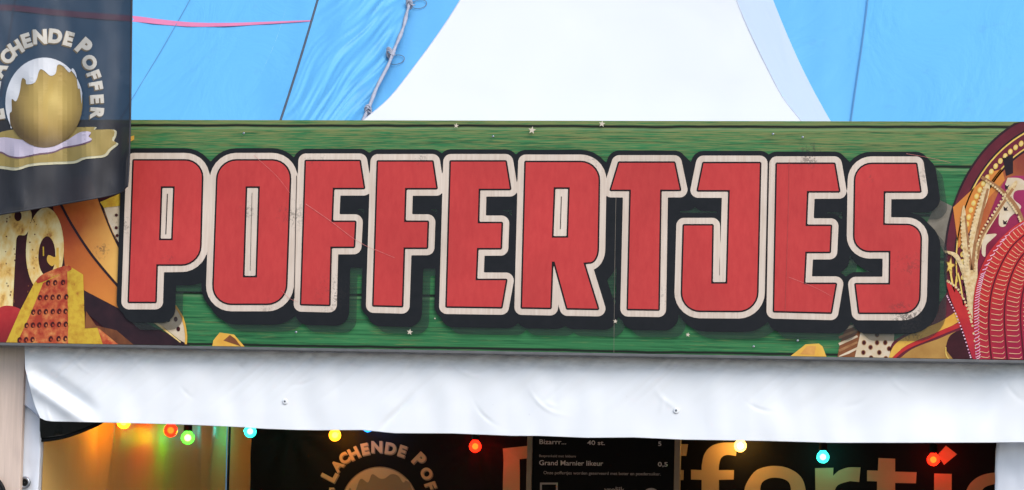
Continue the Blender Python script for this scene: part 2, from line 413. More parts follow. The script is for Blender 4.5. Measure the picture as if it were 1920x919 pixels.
# sewn seams, pink band
def on_tent(pts, disp, w, mat, name, n=10):
    lp = strip(pts, w, n=n); half = len(lp)//2; V = []; F = []
    for i in range(half):
        for q in (lp[i], lp[len(lp)-1-i]): V.append(tpt(q[0], q[1], disp(q[0], q[1])+.006))
    for i in range(half-1): F.append((2*i, 2*i+1, 2*i+3, 2*i+2))
    return mesh(name, V, F, mat, tent)
on_tent([(380, -60), (362, -12), (305, 90), (246, 188), (205, 260)], gentle, 1.5, M_seam, 'seam', 12)
on_tent([(36, -60), (28, 0), (17, 70), (2, 180)], gentle, 3, M_seam, 'seam', 12)
on_tent([(1632, -40), (1620, 60), (1604, 170), (1594, 240)], lambda x, y: gentle(x, y)-.02, 2.2, M_seam, 'seam', 12)
on_tent([(1608, -40), (1596, 60), (1580, 170), (1570, 240)], lambda x, y: gentle(x, y)-.045, 1.2, M_seam, 'seam', 12)
pk = spline([(-140, 22), (0, 14), (120, 25), (247, 35), (300, 41), (360, 46), (430, 46), (500, 43), (583, 39)], 10); V = []; F = []
for i, p in enumerate(pk):
    w = 5.5*(1 - max(0, (p[0]-250)/335.0)*.8)
    for s in (-1, 1): V.append(tpt(p[0], p[1]+s*w, gentle(p[0], p[1])+.006))
for i in range(len(pk)-1): F.append((2*i, 2*i+1, 2*i+3, 2*i+2))
tag(mesh('pink_band', V, F, M_pink, tent), 'faded pink painted band across the blue roof')
# the laced edge: a spar tied into the hem
M_spar = simple('weathered_grey_rope', (.42, .43, .50), .75, var=.25, scale=30, bmp=.5)
sp = []
for k in range(60):
    y = -180 + k*8.0
    sp.append(tpt(lace_x(y)+.8*math.sin(k*.7), y, .065))
tube('lacing_spar', sp, [.0115+.005*noise.noise(Vector((k*.5, 2, 1))) for k in range(60)], M_spar, tent)
M_cord = simple('grey_cord', (.14, .16, .20), .8)
for (x, y, r) in ((786, 8, 13), (743, 112, 14)):
    tube('tie_loop', [tpt(x+r*math.cos(a)*1.1, y+r*.62*math.sin(a)-2*math.cos(a), -.02) for a in [2*math.pi*k/24 for k in range(24)]], .0022, M_cord, tent, 6, True)
for (x, y) in ((768, 6), (731, 100), (690, 208)):
    for q in range(3):
        a = random.uniform(-.6, .6); c = tpt(x+random.uniform(-1, 1), y+q*3-3, .065)
        tube('knot', [c + CR*(math.cos(t)*.018) + CU*(math.sin(t)*.014*math.cos(a)+math.cos(t)*.02*a) + TN*(math.sin(t)*.018) for t in [2*math.pi*k/14 for k in range(14)]], .0055, M_spar, tent, 6, True)
    tube('tie_end', [tpt(x, y, .08), tpt(x+6, y+4, .075), tpt(x+10, y+3, .05)], .0045, M_spar, tent, 6)
rp = empty('guy_rope', tpt(525, 222, .3), 'dark taut rope running diagonally in front of the blue canvas', 'rope')
M_rope = simple('dark_wire_rope', (.075, .09, .12), .7, var=.3, scale=60)
a, b = tpt(640, -145, .35), tpt(456, 440, .35)
tube('rope', [a+(b-a)*(k/30) + Vector((0, 0, -.10*math.sin(math.pi*k/30)+.06)) for k in range(31)], .0075, M_rope, rp)

# ------------------------------------------------------------------ white pagoda tent: roof, legs, walls
M_roof = pvc('white_roof_fabric', (.645, .66, .67), wrinkle=.22, trans=.04)
M_pvc = pvc('white_leg_fabric', (.76, .77, .81), wrinkle=.45, trans=.05)
RCX, RCY = .10, 1.65
prof = [(2.42, 1.90, 1.56), (2.62, 1.62, 1.42), (2.85, 1.32, 1.24), (3.05, 1.095, 1.08), (3.20, .955, .95), (3.285, .885, .885), (3.38, .806, .806), (3.51, .730, .730), (3.66, .649, .649),
        (3.81, .577, .577), (4.05, .475, .475), (4.35, .365, .365), (4.7, .255, .255), (5.1, .15, .15), (5.5, .06, .06)]
EXT = 1.15
_pf = []
for i in range(len(prof)-1):               # resample the catenary profile smoothly
    p0, p1, p2, p3 = prof[max(i-1, 0)], prof[i], prof[i+1], prof[min(i+2, len(prof)-1)]
    for k in range(4):
        t = k/4; _pf.append(tuple(.5*((2*p1[j]) + (p2[j]-p0[j])*t + (2*p0[j]-5*p1[j]+4*p2[j]-p3[j])*t*t + (3*p1[j]-p0[j]-3*p2[j]+p3[j])*t**3) for j in range(3)))
prof = _pf + [prof[-1]]
roof = empty('pagoda_tent', (RCX, RCY, 2.0), 'white peaked pagoda tent whose concave roof rises behind the green sign', 'tent')
def roof_face(name, corner_a, corner_b, sag):
    V = []; F = []; n = 26
    for (z, wx, wy) in prof:
        A = Vector(corner_a(wx, wy, z)); B = Vector(corner_b(wx, wy, z))
        out = (B-A).cross(Vector((0, 0, 1))).normalized()
        for i in range(n+1):
            t = i/n; s = math.sin(math.pi*t)
            V.append(A.lerp(B, t) - out*sag*s*min(1, wx) + Vector((0, 0, .004*noise.noise(Vector((t*9, z*3, sag*20))))))
    for j in range(len(prof)-1):
        for i in range(n):
            k = j*(n+1)+i; F.append((k, k+1, k+n+2, k+n+1))
    return mesh(name, V, F, M_roof, roof, smooth=True)
fl_ = lambda wx, wy, z: (RCX-wx, RCY-wy, z); fr_ = lambda wx, wy, z: (RCX+wx, RCY-wy, z)
bl_ = lambda wx, wy, z: (RCX-wx, RCY+wy+EXT*min(1, max(0, (5.5-z)/1.2))*(1+.7*max(0, 3.85-z)*(1 if z > 3.2 else max(0, (z-2.4)/.8))), z); br_ = lambda wx, wy, z: (RCX+wx, RCY+wy+EXT*min(1, max(0, (5.5-z)/1.2))*(1+.7*max(0, 3.85-z)*(1 if z > 3.2 else max(0, (z-2.4)/.8))), z)
roof_face('roof_face', fl_, fr_, .03); roof_face('roof_face', fr_, br_, .02); roof_face('roof_face', br_, bl_, .02); roof_face('roof_face', bl_, fl_, .02)
M_seamw = simple('white_weld_seam', (.52, .54, .62), .5)
for fn in (fl_, fr_):
    tube('hip_seam', [Vector(fn(wx, wy, z)) for z, wx, wy in prof], .0022, M_seamw, roof, 6)

ZB = 2.02
XL = atY(76, 800, .12).x; XR = atY(1868, 850, .20).x; YB = 3.02
M_wall = None
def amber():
    m, N, L, bs = newmat('amber_lit_tent_wall'); v = coord(N)
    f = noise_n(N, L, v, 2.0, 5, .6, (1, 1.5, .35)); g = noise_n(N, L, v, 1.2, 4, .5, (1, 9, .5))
    col = mixc(N, L, f, (.78, .50, .17, 1), (.64, .36, .10, 1)); L.new(col, bs.inputs['Base Color'])  # cream-yellow canvas pushed to amber, warm bulb light put into the base colour
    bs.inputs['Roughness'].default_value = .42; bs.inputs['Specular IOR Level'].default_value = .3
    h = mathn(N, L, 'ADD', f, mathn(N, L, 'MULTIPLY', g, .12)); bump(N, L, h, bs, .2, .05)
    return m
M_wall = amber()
def wall_grid(name, fn, nu, nv, mat, parent):
    V = []; F = []
    for j in range(nv+1):
        for i in range(nu+1): V.append(fn(i/nu, j/nv))
    for j in range(nv):
        for i in range(nu):
            k = j*(nu+1)+i; F.append((k, k+1, k+nu+2, k+nu+1))
    return mesh(name, V, F, mat, parent, smooth=True)
YSEAM = atX(431, 850, XL).y
def wleft(y0, y1):
    def fn(u, w):
        y = y0+(y1-y0)*u; z = .02+w*2.65
        x = XL - .012 + .016*noise.noise(Vector((y*2.2, z*.6, 1))) + .0025*noise.noise(Vector((y*8, z*2, 5)))
        # puckers pulled up to tie points
        for (py, pz, am) in ((.95, 2.02, .03), (2.35, 2.06, .035)):
            d = Vector((y-py, (z-pz)*.5)).length; x += am*math.exp(-(d/.10)**2)*math.cos((y-py)*30)
        return Vector((x, y, z))
    return fn
side = empty('side_curtain', (XL, 1.5, 0), 'cream-yellow canvas side curtain inside the stall, amber bulb light in its colour', 'curtain')
wall_grid('curtain_panel', wleft(.20, YSEAM-.004), 60, 50, M_wall, side)
wall_grid('curtain_panel', wleft(YSEAM+.004, YB+.12), 30, 50, M_wall, side)
M_black = simple('black_rubber', (.008, .008, .008), .5)
tube('dark_gap_fill', [Vector((XL-.004, YSEAM, z)) for z in (.05, .6, 1.2, 1.8, 2.3)], .0055, M_black, side)  # black tube added in the panel gap, standing in for its darkness
rs = mesh('side_curtain', [(XR+.02, .25, .02), (XR+.02, YB+.1, .02), (XR+.02, YB+.1, 2.6), (XR+.02, .25, 2.6)], [(0, 1, 2, 3)], M_wall)  # unseen right wall, added to keep light out of the stall
tag(rs, 'unseen canvas side curtain added behind the right tent leg to block light', 'curtain')

# tent legs in their white covers
def leg(name, px0, px1, Y0, depth, label, ztop):
    xa, xb = atY(px0, 860, Y0).x, atY(px1, 860, Y0).x
    e = empty(name, ((xa+xb)/2, Y0, 0), label, 'tent leg')
    V = []; F = []; nz = 90; ring = []
    for k in range(12): ring.append((xa+(xb-xa)*k/12, Y0))
    for k in range(6): ring.append((xb, Y0+depth*k/6))
    for k in range(12): ring.append((xb-(xb-xa)*k/12, Y0+depth))
    for k in range(6): ring.append((xa, Y0+depth-depth*k/6))
    n = len(ring)
    for j in range(nz+1):
        z = .01+(ztop-.01)*j/nz
        for i, (x, y) in enumerate(ring):
            c = Vector((x-(xa+xb)/2, y-Y0-depth/2, 0)); dd = .010*noise.noise(Vector((x*14, y*14, z*5))) + .006*noise.noise(Vector((x*30, y*30, z*16)))
            q = c.normalized()*dd; V.append((x+q.x, y+q.y, z))
    for j in range(nz):
        for i in range(n):
            F.append((j*n+i, j*n+(i+1) % n, (j+1)*n+(i+1) % n, (j+1)*n+i))
    mesh('cover', V, F, M_pvc, e, smooth=True)
    box('base_plate', (xa-.04, Y0-.04, .001), (xb+.04, Y0+depth+.04, .012), M_steel, e, .002)
    return e
M_steel = simple('dull_steel', (.42, .43, .45), .35, 1.0, .2, 30)
M_alu = simple('grey_aluminium_rail', (.20, .195, .19), .5, .6, .25, 18)
ll = leg('tent_leg', 41, 74, .17, .07, 'white fabric covered tent leg with steel eyelet, beside the pine board', 2.30)
p = atY(46, 905, .158)
ey = lathe('eyelet', [(.0130, .0), (.0150, .004), (.0195, .006), (.0235, .003), (.0245, -.003)], p, M_steel, ll, 24, Vector((0, -1, 0)))
lathe('eyelet_hole', [(.0005, .0), (.0135, .0)], p+Vector((0, -.001, 0)), M_black, ll, 20, Vector((0, -1, 0)))
rl = leg('tent_leg', 1869, 1950, .20, .10, 'white crumpled fabric covered tent leg at the right edge', 2.30)
# loose corner flap of the left leg cover
flap = [(44, 652), (46, 690), (57, 735), (74, 784), (60, 771), (44, 756)]
v, f = fill_loops([flap]); v, f = cut_grid(v, f, 6)
o = mesh('cover_flap', [atY(x, y, .150-.02*max(0, (x-46)/30)) for x, y in v], f, M_pvc, ll, True)
tube('flap_hem', [atY(x, y, .150-.02*max(0, (x-46)/30)) for x, y in spline([(44, 756), (52, 763), (62, 771), (74, 783)], 5)], .0028, M_seamw, ll, 6)

# ------------------------------------------------------------------ valance below the sign
YV = .062
val = empty('valance', (0, YV, 2.0), 'white tent valance strip hanging under the sign, grimy along its top', 'valance')
zt_ = atY(960, 668, YV).z
M_val = pvc('white_valance_fabric', (.84, .85, .85), dirt_z=(atY(960, 698, YV).z, atY(960, 676, YV).z), wrinkle=.16, trans=.06)
BOT = [(75, 783), (84, 788), (100, 790), (130, 790.5), (240, 793), (350, 796), (440, 800), (500, 804), (560, 806), (600, 806.5), (680, 806), (740, 812), (850, 812.5), (960, 817), (1010, 817), (1100, 820.6), (1190, 820),
       (1280, 824), (1440, 826.6), (1560, 830), (1700, 830), (1870, 829.5), (1920, 829), (2010, 829)]
LEFT = [(46, 600), (46, 650), (47, 690), (58, 735), (66, 762), (75, 783)]
def interp(T, t, ix=0):
    for a, b in zip(T, T[1:]):
        if a[ix] <= t <= b[ix]:
            return a[1-ix] + (b[1-ix]-a[1-ix])*(t-a[ix])/(b[ix]-a[ix]+1e-9)
    return T[0][1-ix] if t < T[0][ix] else T[-1][1-ix]
_rc = random.Random(11); CREASE = []
for k in range(34):
    cx = _rc.uniform(90, 1900); cy = _rc.choice((_rc.uniform(672, 705), _rc.uniform(680, 790))); an = _rc.choice((-1, 1))*_rc.uniform(.25, 1.25)
    CREASE.append((cx, cy, math.cos(an), math.sin(an), _rc.uniform(9, 34), _rc.uniform(2.6, 5.0), _rc.choice((-1, 1))*_rc.uniform(.0008, .0024)))
def vdisp(x, y):
    h = max(0, min(1, (y-655)/150.0))
    d = .010*noise.noise(Vector((x*.006, y*.004, 2.2)))*h + .005*noise.noise(Vector((x*.022, y*.012, 7)))
    # creases fanning out from the fixing line
    d += .006*(1-abs(noise.noise(Vector(((x+(y-660)*1.1)*.035, (y)*.006, 4.4))))*2)*max(0, 1-h*1.25)
    # the drawn-in left corner
    t = Vector((95, 66)).normalized(); q = Vector((x-62, y-690)); along = q.dot(t); ac = q.x*t.y - q.y*t.x
    if -10 < along < 190: d += .030*math.exp(-(ac/13.0)**2)*max(0, min(1, (along+10)/30))*max(0, min(1, (150-along)/60)) - .022*math.exp(-((ac+27)/14.0)**2)*max(0, min(1, (along+10)/30))*max(0, min(1, (170-along)/70))
    # slack belly towards the right end
    q = Vector((x-1800, (y-740)*1.6)); d += .018*math.exp(-(q.length/95)**2)
    a = (x-1880)*.8+(y-740)*.6; d -= .014*math.exp(-(a/30)**2)*h
    for (cx, cy, ca, sa, ln_, wd, am) in CREASE:
        if abs(x-cx) < 90 and abs(y-cy) < 90:
            p_ = (x-cx)*ca+(y-cy)*sa; q_ = -(x-cx)*sa+(y-cy)*ca+.006*p_*p_
            d += am*math.exp(-(p_/ln_)**2)*math.exp(-(q_/wd)**2)
    # one crease near the middle
    a = (x-742)*.72+(y-775)*.69; b = -(x-742)*.69+(y-775)*.72
    d += .009*math.exp(-(a/6)**2)*math.exp(-(b/42)**2)
    return d
V = []; F = []; nx, ny = 760, 66
for j in range(ny+1):
    for i in range(nx+1):
        xb = 75 + (2010-75)*i/nx; tb = j/ny
        yb = interp(BOT, xb); y = 618 + (yb-618)*tb
        xl = interp(LEFT, y, 1); x = xl + (2010-xl)*((xb-75)/(2010-75))
        V.append(atY(x, y, YV + vdisp(x, y)))
for j in range(ny):
    for i in range(nx):
        k = j*(nx+1)+i; F.append((k, k+1, k+nx+2, k+nx+1))
mesh('fabric', V, F, M_val, val, True)
hem = [(xb, interp(BOT, xb)) for xb in [75+(2010-75)*k/160 for k in range(161)]]
tube('hem', [atY(x, y-1, YV+.004+vdisp(x, y)) for x, y in hem], .0035, M_val, val, 6)
for (x, y) in ((534.5, 753), (1268, 770)):
    c = atY(x, y, YV+vdisp(x, y)-.001)
    s = lathe('snap_button', [(.0115, .0), (.0115, .002), (.0085, .0035), (.004, .0035)], c, M_val, val, 20, Vector((0, -1, 0)))
    tube('button_stud', [c+Vector((0, -.001, -.002)), c+Vector((0, -.006, .004))], .0026, M_steel, s, 8)

# ------------------------------------------------------------------ sign board
sign = empty('sign_board', (0, 0, 2.3), 'long green stall sign with red POFFERTJES lettering and fairground pictures', 'sign')
SIGN_O = Vector((0, 0, 0))
SX0, SX1 = atY(-230, 400, 0).x, atY(2200, 400, 0).x
SZ0, SZ1 = 2.325, 3.1955
M_green = green_boards()
box('board', (SX0, 0, SZ0), (SX1, .025, SZ1), M_green, sign, .0015)
box('bottom_rail', (SX0, -.010, SZ0-.012), (SX1, .055, SZ0-.0005), M_alu, sign, .002)
box('top_rail', (SX0, .0255, SZ1-.05), (SX1, .06, SZ1-.004), M_alu, sign, .002)
LAY = .0006
def printed(name, loops, layer, mat, parent=None):
    v, f = fill_loops(loops)
    pts = []
    for x, y in v:
        q = atY(x, y, 0); pts.append(Vector((q.x, -.0008-LAY*layer, min(max(q.z, SZ0+.001), SZ1-.0008))))
    return mesh(name, pts, f, mat, None) if parent is None else mesh(name, pts, f, mat, parent)
LET = {}
LET['P'] = [[(253, 302), (381, 302, 32), (376, 496, 34), (295, 496), (293, 566), (244, 566)], [(303.5, 350), (329.6, 350), (325.7, 451), (300, 451)]]
LET['O'] = [[(411, 302, 34), (546, 302, 34), (536.5, 569.5, 34), (401.5, 569.5, 34)], [(462.4, 350), (489, 350), (483.7, 520.7), (457.2, 520.7)]]
LET['F'] = [[(575.5, 303), (675.6, 303), (683.4, 352.7), (625.6, 352.7), (623, 417), (667, 417), (664.7, 462.8), (621.2, 462.8), (618.6, 571.5), (566.8, 570.3)]]
LET['F2'] = [[(710.5, 304), (811.9, 304), (819.3, 353), (761, 353), (759.2, 417), (803, 417), (801.4, 464.5), (758.3, 464.5), (754.9, 573.8), (702.2, 572.5)]]
LET['E'] = [[(847, 304), (949, 304), (957.2, 354.5), (898.9, 354.5), (897.1, 419.3), (941.5, 419.3), (939.8, 465.4), (895.8, 465.4), (893.2, 526), (949.8, 526), (941, 576), (839.3, 574.6)]]
LET['R'] = [[(987.2, 305), (1124, 305, 34), (1121, 491, 24), (1095, 493), (1121.7, 579), (1065.1, 578), (1041, 491), (1036, 491), (1032.9, 577.3), (980.3, 576.4)], [(1039.5, 351.8), (1069.5, 351.8), (1066.4, 446.3), (1036, 446.3)]]
LET['T'] = [[(1162.2, 306.2), (1264.9, 306.2), (1275.4, 356.2), (1238.8, 356.2), (1235.3, 580.3), (1178.7, 579.4), (1184, 356.2), (1147, 356.2)]]
LET['J'] = [[(1320.2, 307), (1425.5, 307), (1419.4, 583.3, 34), (1279.3, 582.5, 34), (1283.6, 423.6), (1336.3, 423.6), (1334.5, 532.4), (1364.6, 532.4), (1369.3, 357), (1310, 357)]]
LET['E2'] = [[(1457.7, 308.3), (1564.7, 308.3), (1573.4, 358.8), (1513.8, 358.8), (1511.2, 424.5), (1558.2, 424.5), (1556, 472.4), (1510.8, 472.4), (1507.7, 533.3), (1567.3, 533.3), (1558.2, 586), (1452.5, 583.3)]]
LET['S'] = [[(1718, 308.5), (1725.6, 359.2), (1657.5, 359.2), (1656.5, 422.6), (1727, 423, 26), (1723, 586.5, 30), (1612, 586.3), (1605.4, 534), (1669.5, 534), (1670.3, 470.7), (1602.5, 470.7, 28), (1605, 308.5, 30)]]
LOOPS = {k: [rounded(l) for l in v] for k, v in LET.items()}
GX = np.arange(170, 1830, 2.0); GY = np.arange(240, 690, 2.0)
XX, YY = np.meshgrid(GX, GY)
def sdf(loops, X, Y):
    d2 = np.full(X.shape, 1e9); ins = np.zeros(X.shape, bool)
    for lp in loops:
        n = len(lp)
        for i in range(n):
            x0, y0 = lp[i]; x1, y1 = lp[(i+1) % n]; dx, dy = x1-x0, y1-y0
            t = np.clip(((X-x0)*dx+(Y-y0)*dy)/(dx*dx+dy*dy+1e-12), 0, 1)
            d2 = np.minimum(d2, (X-x0-t*dx)**2+(Y-y0-t*dy)**2)
            c = (y0 > Y) != (y1 > Y)
            if abs(dy) > 1e-9: ins ^= c & (X < (x0+(Y-y0)/dy*dx))
    d = np.sqrt(d2); d[ins] *= -1; return d
def sdf_box(loops, pad):                  # only evaluated near the letter
    xs = [p[0] for p in loops[0]]; ys = [p[1] for p in loops[0]]
    i0, i1 = np.searchsorted(GX, min(xs)-pad), np.searchsorted(GX, max(xs)+pad); j0, j1 = np.searchsorted(GY, min(ys)-pad), np.searchsorted(GY, max(ys)+pad)
    D = np.full(XX.shape, 99.0); D[j0:j1, i0:i1] = sdf(loops, XX[j0:j1, i0:i1], YY[j0:j1, i0:i1]); return D
def simplify(pts, tol):
    if len(pts) < 3: return pts
    a = np.array(pts[0]); b = np.array(pts[-1]); P = np.array(pts[1:-1]); ab = b-a; n = np.hypot(*ab)
    d = np.hypot(*(P-a).T) if n < 1e-9 else np.abs(ab[0]*(P[:, 1]-a[1])-ab[1]*(P[:, 0]-a[0]))/n
    k = int(d.argmax())
    if d[k] <= tol: return [pts[0], pts[-1]]
    return simplify(pts[:k+2], tol)[:-1] + simplify(pts[k+1:], tol)
def contours(D, iso, tol=.22):
    Z = D-iso; Z = np.where(np.abs(Z) < 1e-6, 1e-6, Z); S = Z < 0; ny, nx = Z.shape; seg = {}
    code = S[:-1, :-1]*1 + S[:-1, 1:]*2 + S[1:, 1:]*4 + S[1:, :-1]*8
    def pt(e):
        k, j, i = e
        if k == 0: t = Z[j, i]/(Z[j, i]-Z[j, i+1]); return (GX[i]+t*(GX[i+1]-GX[i]), GY[j])
        t = Z[j, i]/(Z[j, i]-Z[j+1, i]); return (GX[i], GY[j]+t*(GY[j+1]-GY[j]))
    TAB = {1: ['LT'], 2: ['TR'], 3: ['LR'], 4: ['RB'], 5: ['LT', 'RB'], 6: ['TB'], 7: ['LB'], 8: ['BL'], 9: ['BT'], 10: ['TR', 'BL'], 11: ['BR'], 12: ['RL'], 13: ['RT'], 14: ['TL']}
    adj = {}
    for j, i in zip(*np.nonzero((code > 0) & (code < 15))):
        E_ = {'T': (0, j, i), 'B': (0, j+1, i), 'L': (1, j, i), 'R': (1, j, i+1)}
        for s in TAB[int(code[j, i])]:
            a, b = E_[s[0]], E_[s[1]]; adj.setdefault(a, []).append(b); adj.setdefault(b, []).append(a)
    out = []; seen = set()
    for st in adj:
        if st in seen: continue
        lp = [st]; seen.add(st); cur = st
        while True:
            nx_ = [q for q in adj[cur] if q not in seen]
            if not nx_: break
            cur = nx_[0]; seen.add(cur); lp.append(cur)
        if len(lp) < 8: continue
        P = [tuple(float(c) for c in pt(e)) for e in lp]; h = len(P)//2
        P = simplify(P[:h+1], tol)[:-1] + simplify(P[h:]+[P[0]], tol)[:-1]
        ar = abs(sum(P[k][0]*P[(k+1) % len(P)][1]-P[(k+1) % len(P)][0]*P[k][1] for k in range(len(P))))/2
        if len(P) > 3 and ar > 14: out.append(P)
    return out
DL = {k: sdf_box(v, 64) for k, v in LOOPS.items()}
DA = np.minimum.reduce(list(DL.values()))
def shifted(D, dx, dy):                   # shift in whole grid cells
    R = np.full(D.shape, 99.0); a, b = int(dx/2), int(dy/2); R[b:, a:] = D[:D.shape[0]-b, :D.shape[1]-a]; return R
M_red = pm('red_print', (205, 69, 66), (196, 61, 60), 55, (1, 1, .35), .3, .7, dirt=.7)
M_cream = pm('cream_wood_print', (230, 212, 194), (212, 190, 170), 26, (4, 1, .22), .35, .75)
M_ink = pm('black_print', (30, 31, 34), (25, 27, 30), 30, dirt=.25)
M_line = pm('dark_outline_print', (34, 22, 24), (28, 20, 22), 30, dirt=.3)
M_shade = shade_ink()
B = DA.copy()
for k in range(1, 8): B = np.minimum(B, shifted(DA, k*2, k*2))
for k in range(7, 9): B = np.minimum(B, shifted(DA, 12, k*2))
T = B.copy()
for k in range(1, 8): T = np.minimum(T, shifted(B, k*2 if k < 8 else 14, k*2))
for y in range(2, 26, 2): T = np.minimum(T, shifted(B, min(y, 16), y//2*2 if y < 16 else 16))
printed('lettering_soft_shadow', contours(T, 21.0), 16, M_shade, sign)
printed('lettering_black_backing', contours(B, 23.5), 17, M_ink, sign)
printed('lettering_cream_border', contours(DA, 14.6), 18, M_cream, sign)
for nm in ('P', 'O', 'F', 'F2', 'E', 'R', 'T', 'J', 'E2', 'S'):
    D = DL[nm]
    lt = printed('letter', LOOPS[nm], 20, M_red, sign); lt['label'] = 'red printed letter ' + nm[0]
    printed('letter_outline', contours(D, 3.1, .15), 19, M_line, lt)
# fine lines left in the counters and where two borders meet
for pts, w in (([(316, 364), (313, 440)], 1.7), ([(474.5, 362), (471, 508)], .7), ([(1054, 369), (1052, 430)], 1.3), ([(558, 330), (553.5, 560)], 1.2), ([(1441.5, 300), (1436, 585)], 1.6)):
    printed('fine_line', [strip(pts, w, n=2)], 21, M_line, sign)

# ---- printed fairground pictures: left end
def pp(name, loops, layer, mat, parent=None):
    o = printed(name, loops, layer, mat, parent or sign)
    if len(loops) > 3 and parent is None or name in STUFF: o['kind'] = 'stuff'
    return o
STUFF = ('picture_rust_spots', 'picture_dot_lights', 'picture_beads', 'picture_tail_beads', 'picture_lamp_glints', 'picture_neon_tubes', 'picture_pink_tubes', 'picture_flecks')
def pps(name, loops, layer, mat, parent=None):
    for l in loops: printed(name, [l], layer, mat, parent or sign)
M_maroon = pm('maroon_picture_ink', (74, 28, 34), (52, 20, 26), 9)
M_rustcream = pm('rusted_cream_picture', (246, 224, 164), (236, 190, 104), 22, (1, 1, .6), .40, .58, (150, 84, 38))
M_yellow = pm('chipped_yellow_picture', (214, 176, 58), (198, 150, 48), 30, None, .45, .62, (150, 78, 42))
M_yellow2 = pm('clean_yellow_picture', (236, 190, 84), (222, 160, 62), 10, None, .35, .7)
M_rust = pm('rust_red_picture', (172, 62, 42), (202, 104, 62), 26, None, .42, .56, (220, 150, 84))
M_orange = pm('burnt_orange_picture', (190, 88, 44), (168, 70, 38), 7, None, .35, .7, grad=((130, 440), (215, 560), (222, 140, 62)))
M_amber = pm('amber_picture', (206, 112, 48), (184, 88, 42), 6, (1, 1, .7), .36, .62, grad=((140, 440), (222, 470), (246, 192, 100)))
M_hole = pm('dark_red_hole', (84, 26, 26), (60, 20, 22), 30)
M_navy = pm('dark_aubergine_picture', (54, 32, 38), (38, 25, 32), 10)
M_redball = pm('glossy_red_picture', (176, 44, 48), (196, 66, 62), 6, grad=((10, 590), (20, 645), (104, 26, 34)))
M_white = pm('white_panel_picture', (226, 208, 182), (214, 188, 150), 18)
M_brown = pm('brown_picture', (142, 86, 50), (96, 54, 36), 12, (1, 1, .4))
def z2(pts): return [(x/2.871, 360+y/2.871) for x, y in pts]
pp('picture_backdrop', [[(-225, 230), (228, 230), (228, 648), (-225, 640)]], 0, M_maroon)
pp('picture_swoosh', [z2([(270, -60), (330, 70), (400, 200), (500, 345), (640, 510), (640, 640), (455, 530), (350, 400), (330, 200), (290, 110)])], 1, M_orange)
pp('picture_swoosh', [z2([(330, 60), (300, -60), (480, -90), (535, 40), (590, 170), (645, 300), (650, 512), (500, 345), (400, 190)])], 2, M_amber)
pp('picture_line', [strip(z2([(320, 50), (390, 180), (500, 345), (640, 512)]), 4.5)], 3, M_navy)
pp('picture_line', [strip(z2([(520, 0), (548, 80), (600, 210), (645, 305)]), 3)], 3, M_navy)
pp('picture_panel', [z2([(550, 60), (655, 20), (655, 300), (600, 200)])], 1, M_white)
pp('picture_plank', [z2([(540, 55), (560, 85), (655, 75), (655, 5)])], 4, M_yellow)
pps('picture_dot', [circ(*z2([q])[0], 3) for q in ((628, 125), (627, 193), (632, 235))], 4, M_hole)
pp('picture_letter', [z2(spline([(20, 90), (100, 80), (165, 100), (168, 170), (140, 230), (95, 240), (85, 330), (70, 620)], 6) + [(0, 640), (-60, 640), (-40, 400), (-30, 200)]), z2(circ(98, 130, 20, 28, 14))], 3, M_rustcream)
pp('picture_letter', [z2(circ(243, 312, 102, 228, 40, .03)), z2(circ(254, 345, 46, 106, 30, .02))], 4, M_rustcream)
pp('picture_curl', [z2(spline([(305, 300), (300, 350), (262, 340), (255, 372), (280, 400), (300, 390), (318, 420), (318, 300)], 4))], 5, M_yellow2)
pp('picture_line', [strip(z2([(235, 295), (236, 345)]), 2.5, n=2)], 5, M_yellow)
rn = random.Random(3)
pp('picture_rust_spots', [circ(*z2([(rn.uniform(150, 205) if k % 2 else rn.uniform(20, 85), rn.uniform(130, 600))])[0], rn.uniform(.6, 1.6), rn.uniform(.8, 2.2), 8) for k in range(30)], 6, M_brown)
pp('picture_red_bulge', [z2(spline([(-200, 700), (-40, 640), (40, 612), (120, 640), (130, 720), (60, 822)], 6) + [(-200, 830)])], 6, M_redball)
pp('picture_yellow_frame', [z2([(35, 818), (110, 640), (190, 485), (230, 450), (365, 393), (450, 445), (460, 735), (525, 728), (560, 832), (30, 832)])], 7, M_yellow)
RF = pp('picture_rust_face', [z2([(95, 815), (170, 650), (235, 490), (365, 425), (370, 820)])], 8, M_rust)
pp('picture_rust_edge', [z2(spline([(195, 480), (240, 440), (360, 396), (385, 420), (300, 452), (250, 478), (205, 492)], 5))], 9, M_rust)
pp('picture_rust_edge', [z2([(525, 725), (580, 740), (640, 765), (700, 835), (555, 835)])], 8, M_rust)
dots = []
for r, (y, xs) in enumerate(((490, (262, 300, 342)), (568, (218, 252, 286, 320, 360)), (645, (182, 215, 250, 287, 322, 356)), (715, (146, 180, 214, 250, 286, 321, 357)), (792, (108, 143, 178, 276, 318, 355)))):
    for x in xs: dots.append(circ(*z2([(x, y+(x-250)*-.03)])[0], 4.0, 5.3, 14, .25))
pps('picture_hole', dots, 10, M_hole, RF)
pp('picture_dot_lights', [circ(x+1.0, y+1.4, 1.6, 2.4, 8) for x, y in [(sum(p[0] for p in d)/14, sum(p[1] for p in d)/14) for d in dots[::1]]], 11, M_rust)
pp('picture_beam', [z2([(455, 530), (560, 585), (760, 690), (900, 760), (1025, 834), (690, 836), (600, 760), (455, 640)])], 7, M_navy)
pp('picture_timber', [z2([(465, 640), (520, 720), (630, 745), (720, 835), (640, 830), (530, 730), (460, 735)])], 9, M_brown)
pp('picture_disc', [z2(spline([(800, 690), (900, 590), (955, 625), (1000, 720), (1005, 815), (960, 790), (870, 720), (800, 700)], 6))], 6, M_white)
pp('picture_disc_rim', [strip(z2([(945, 612), (985, 680), (1003, 760), (1003, 820)]), 4)], 8, M_yellow2)
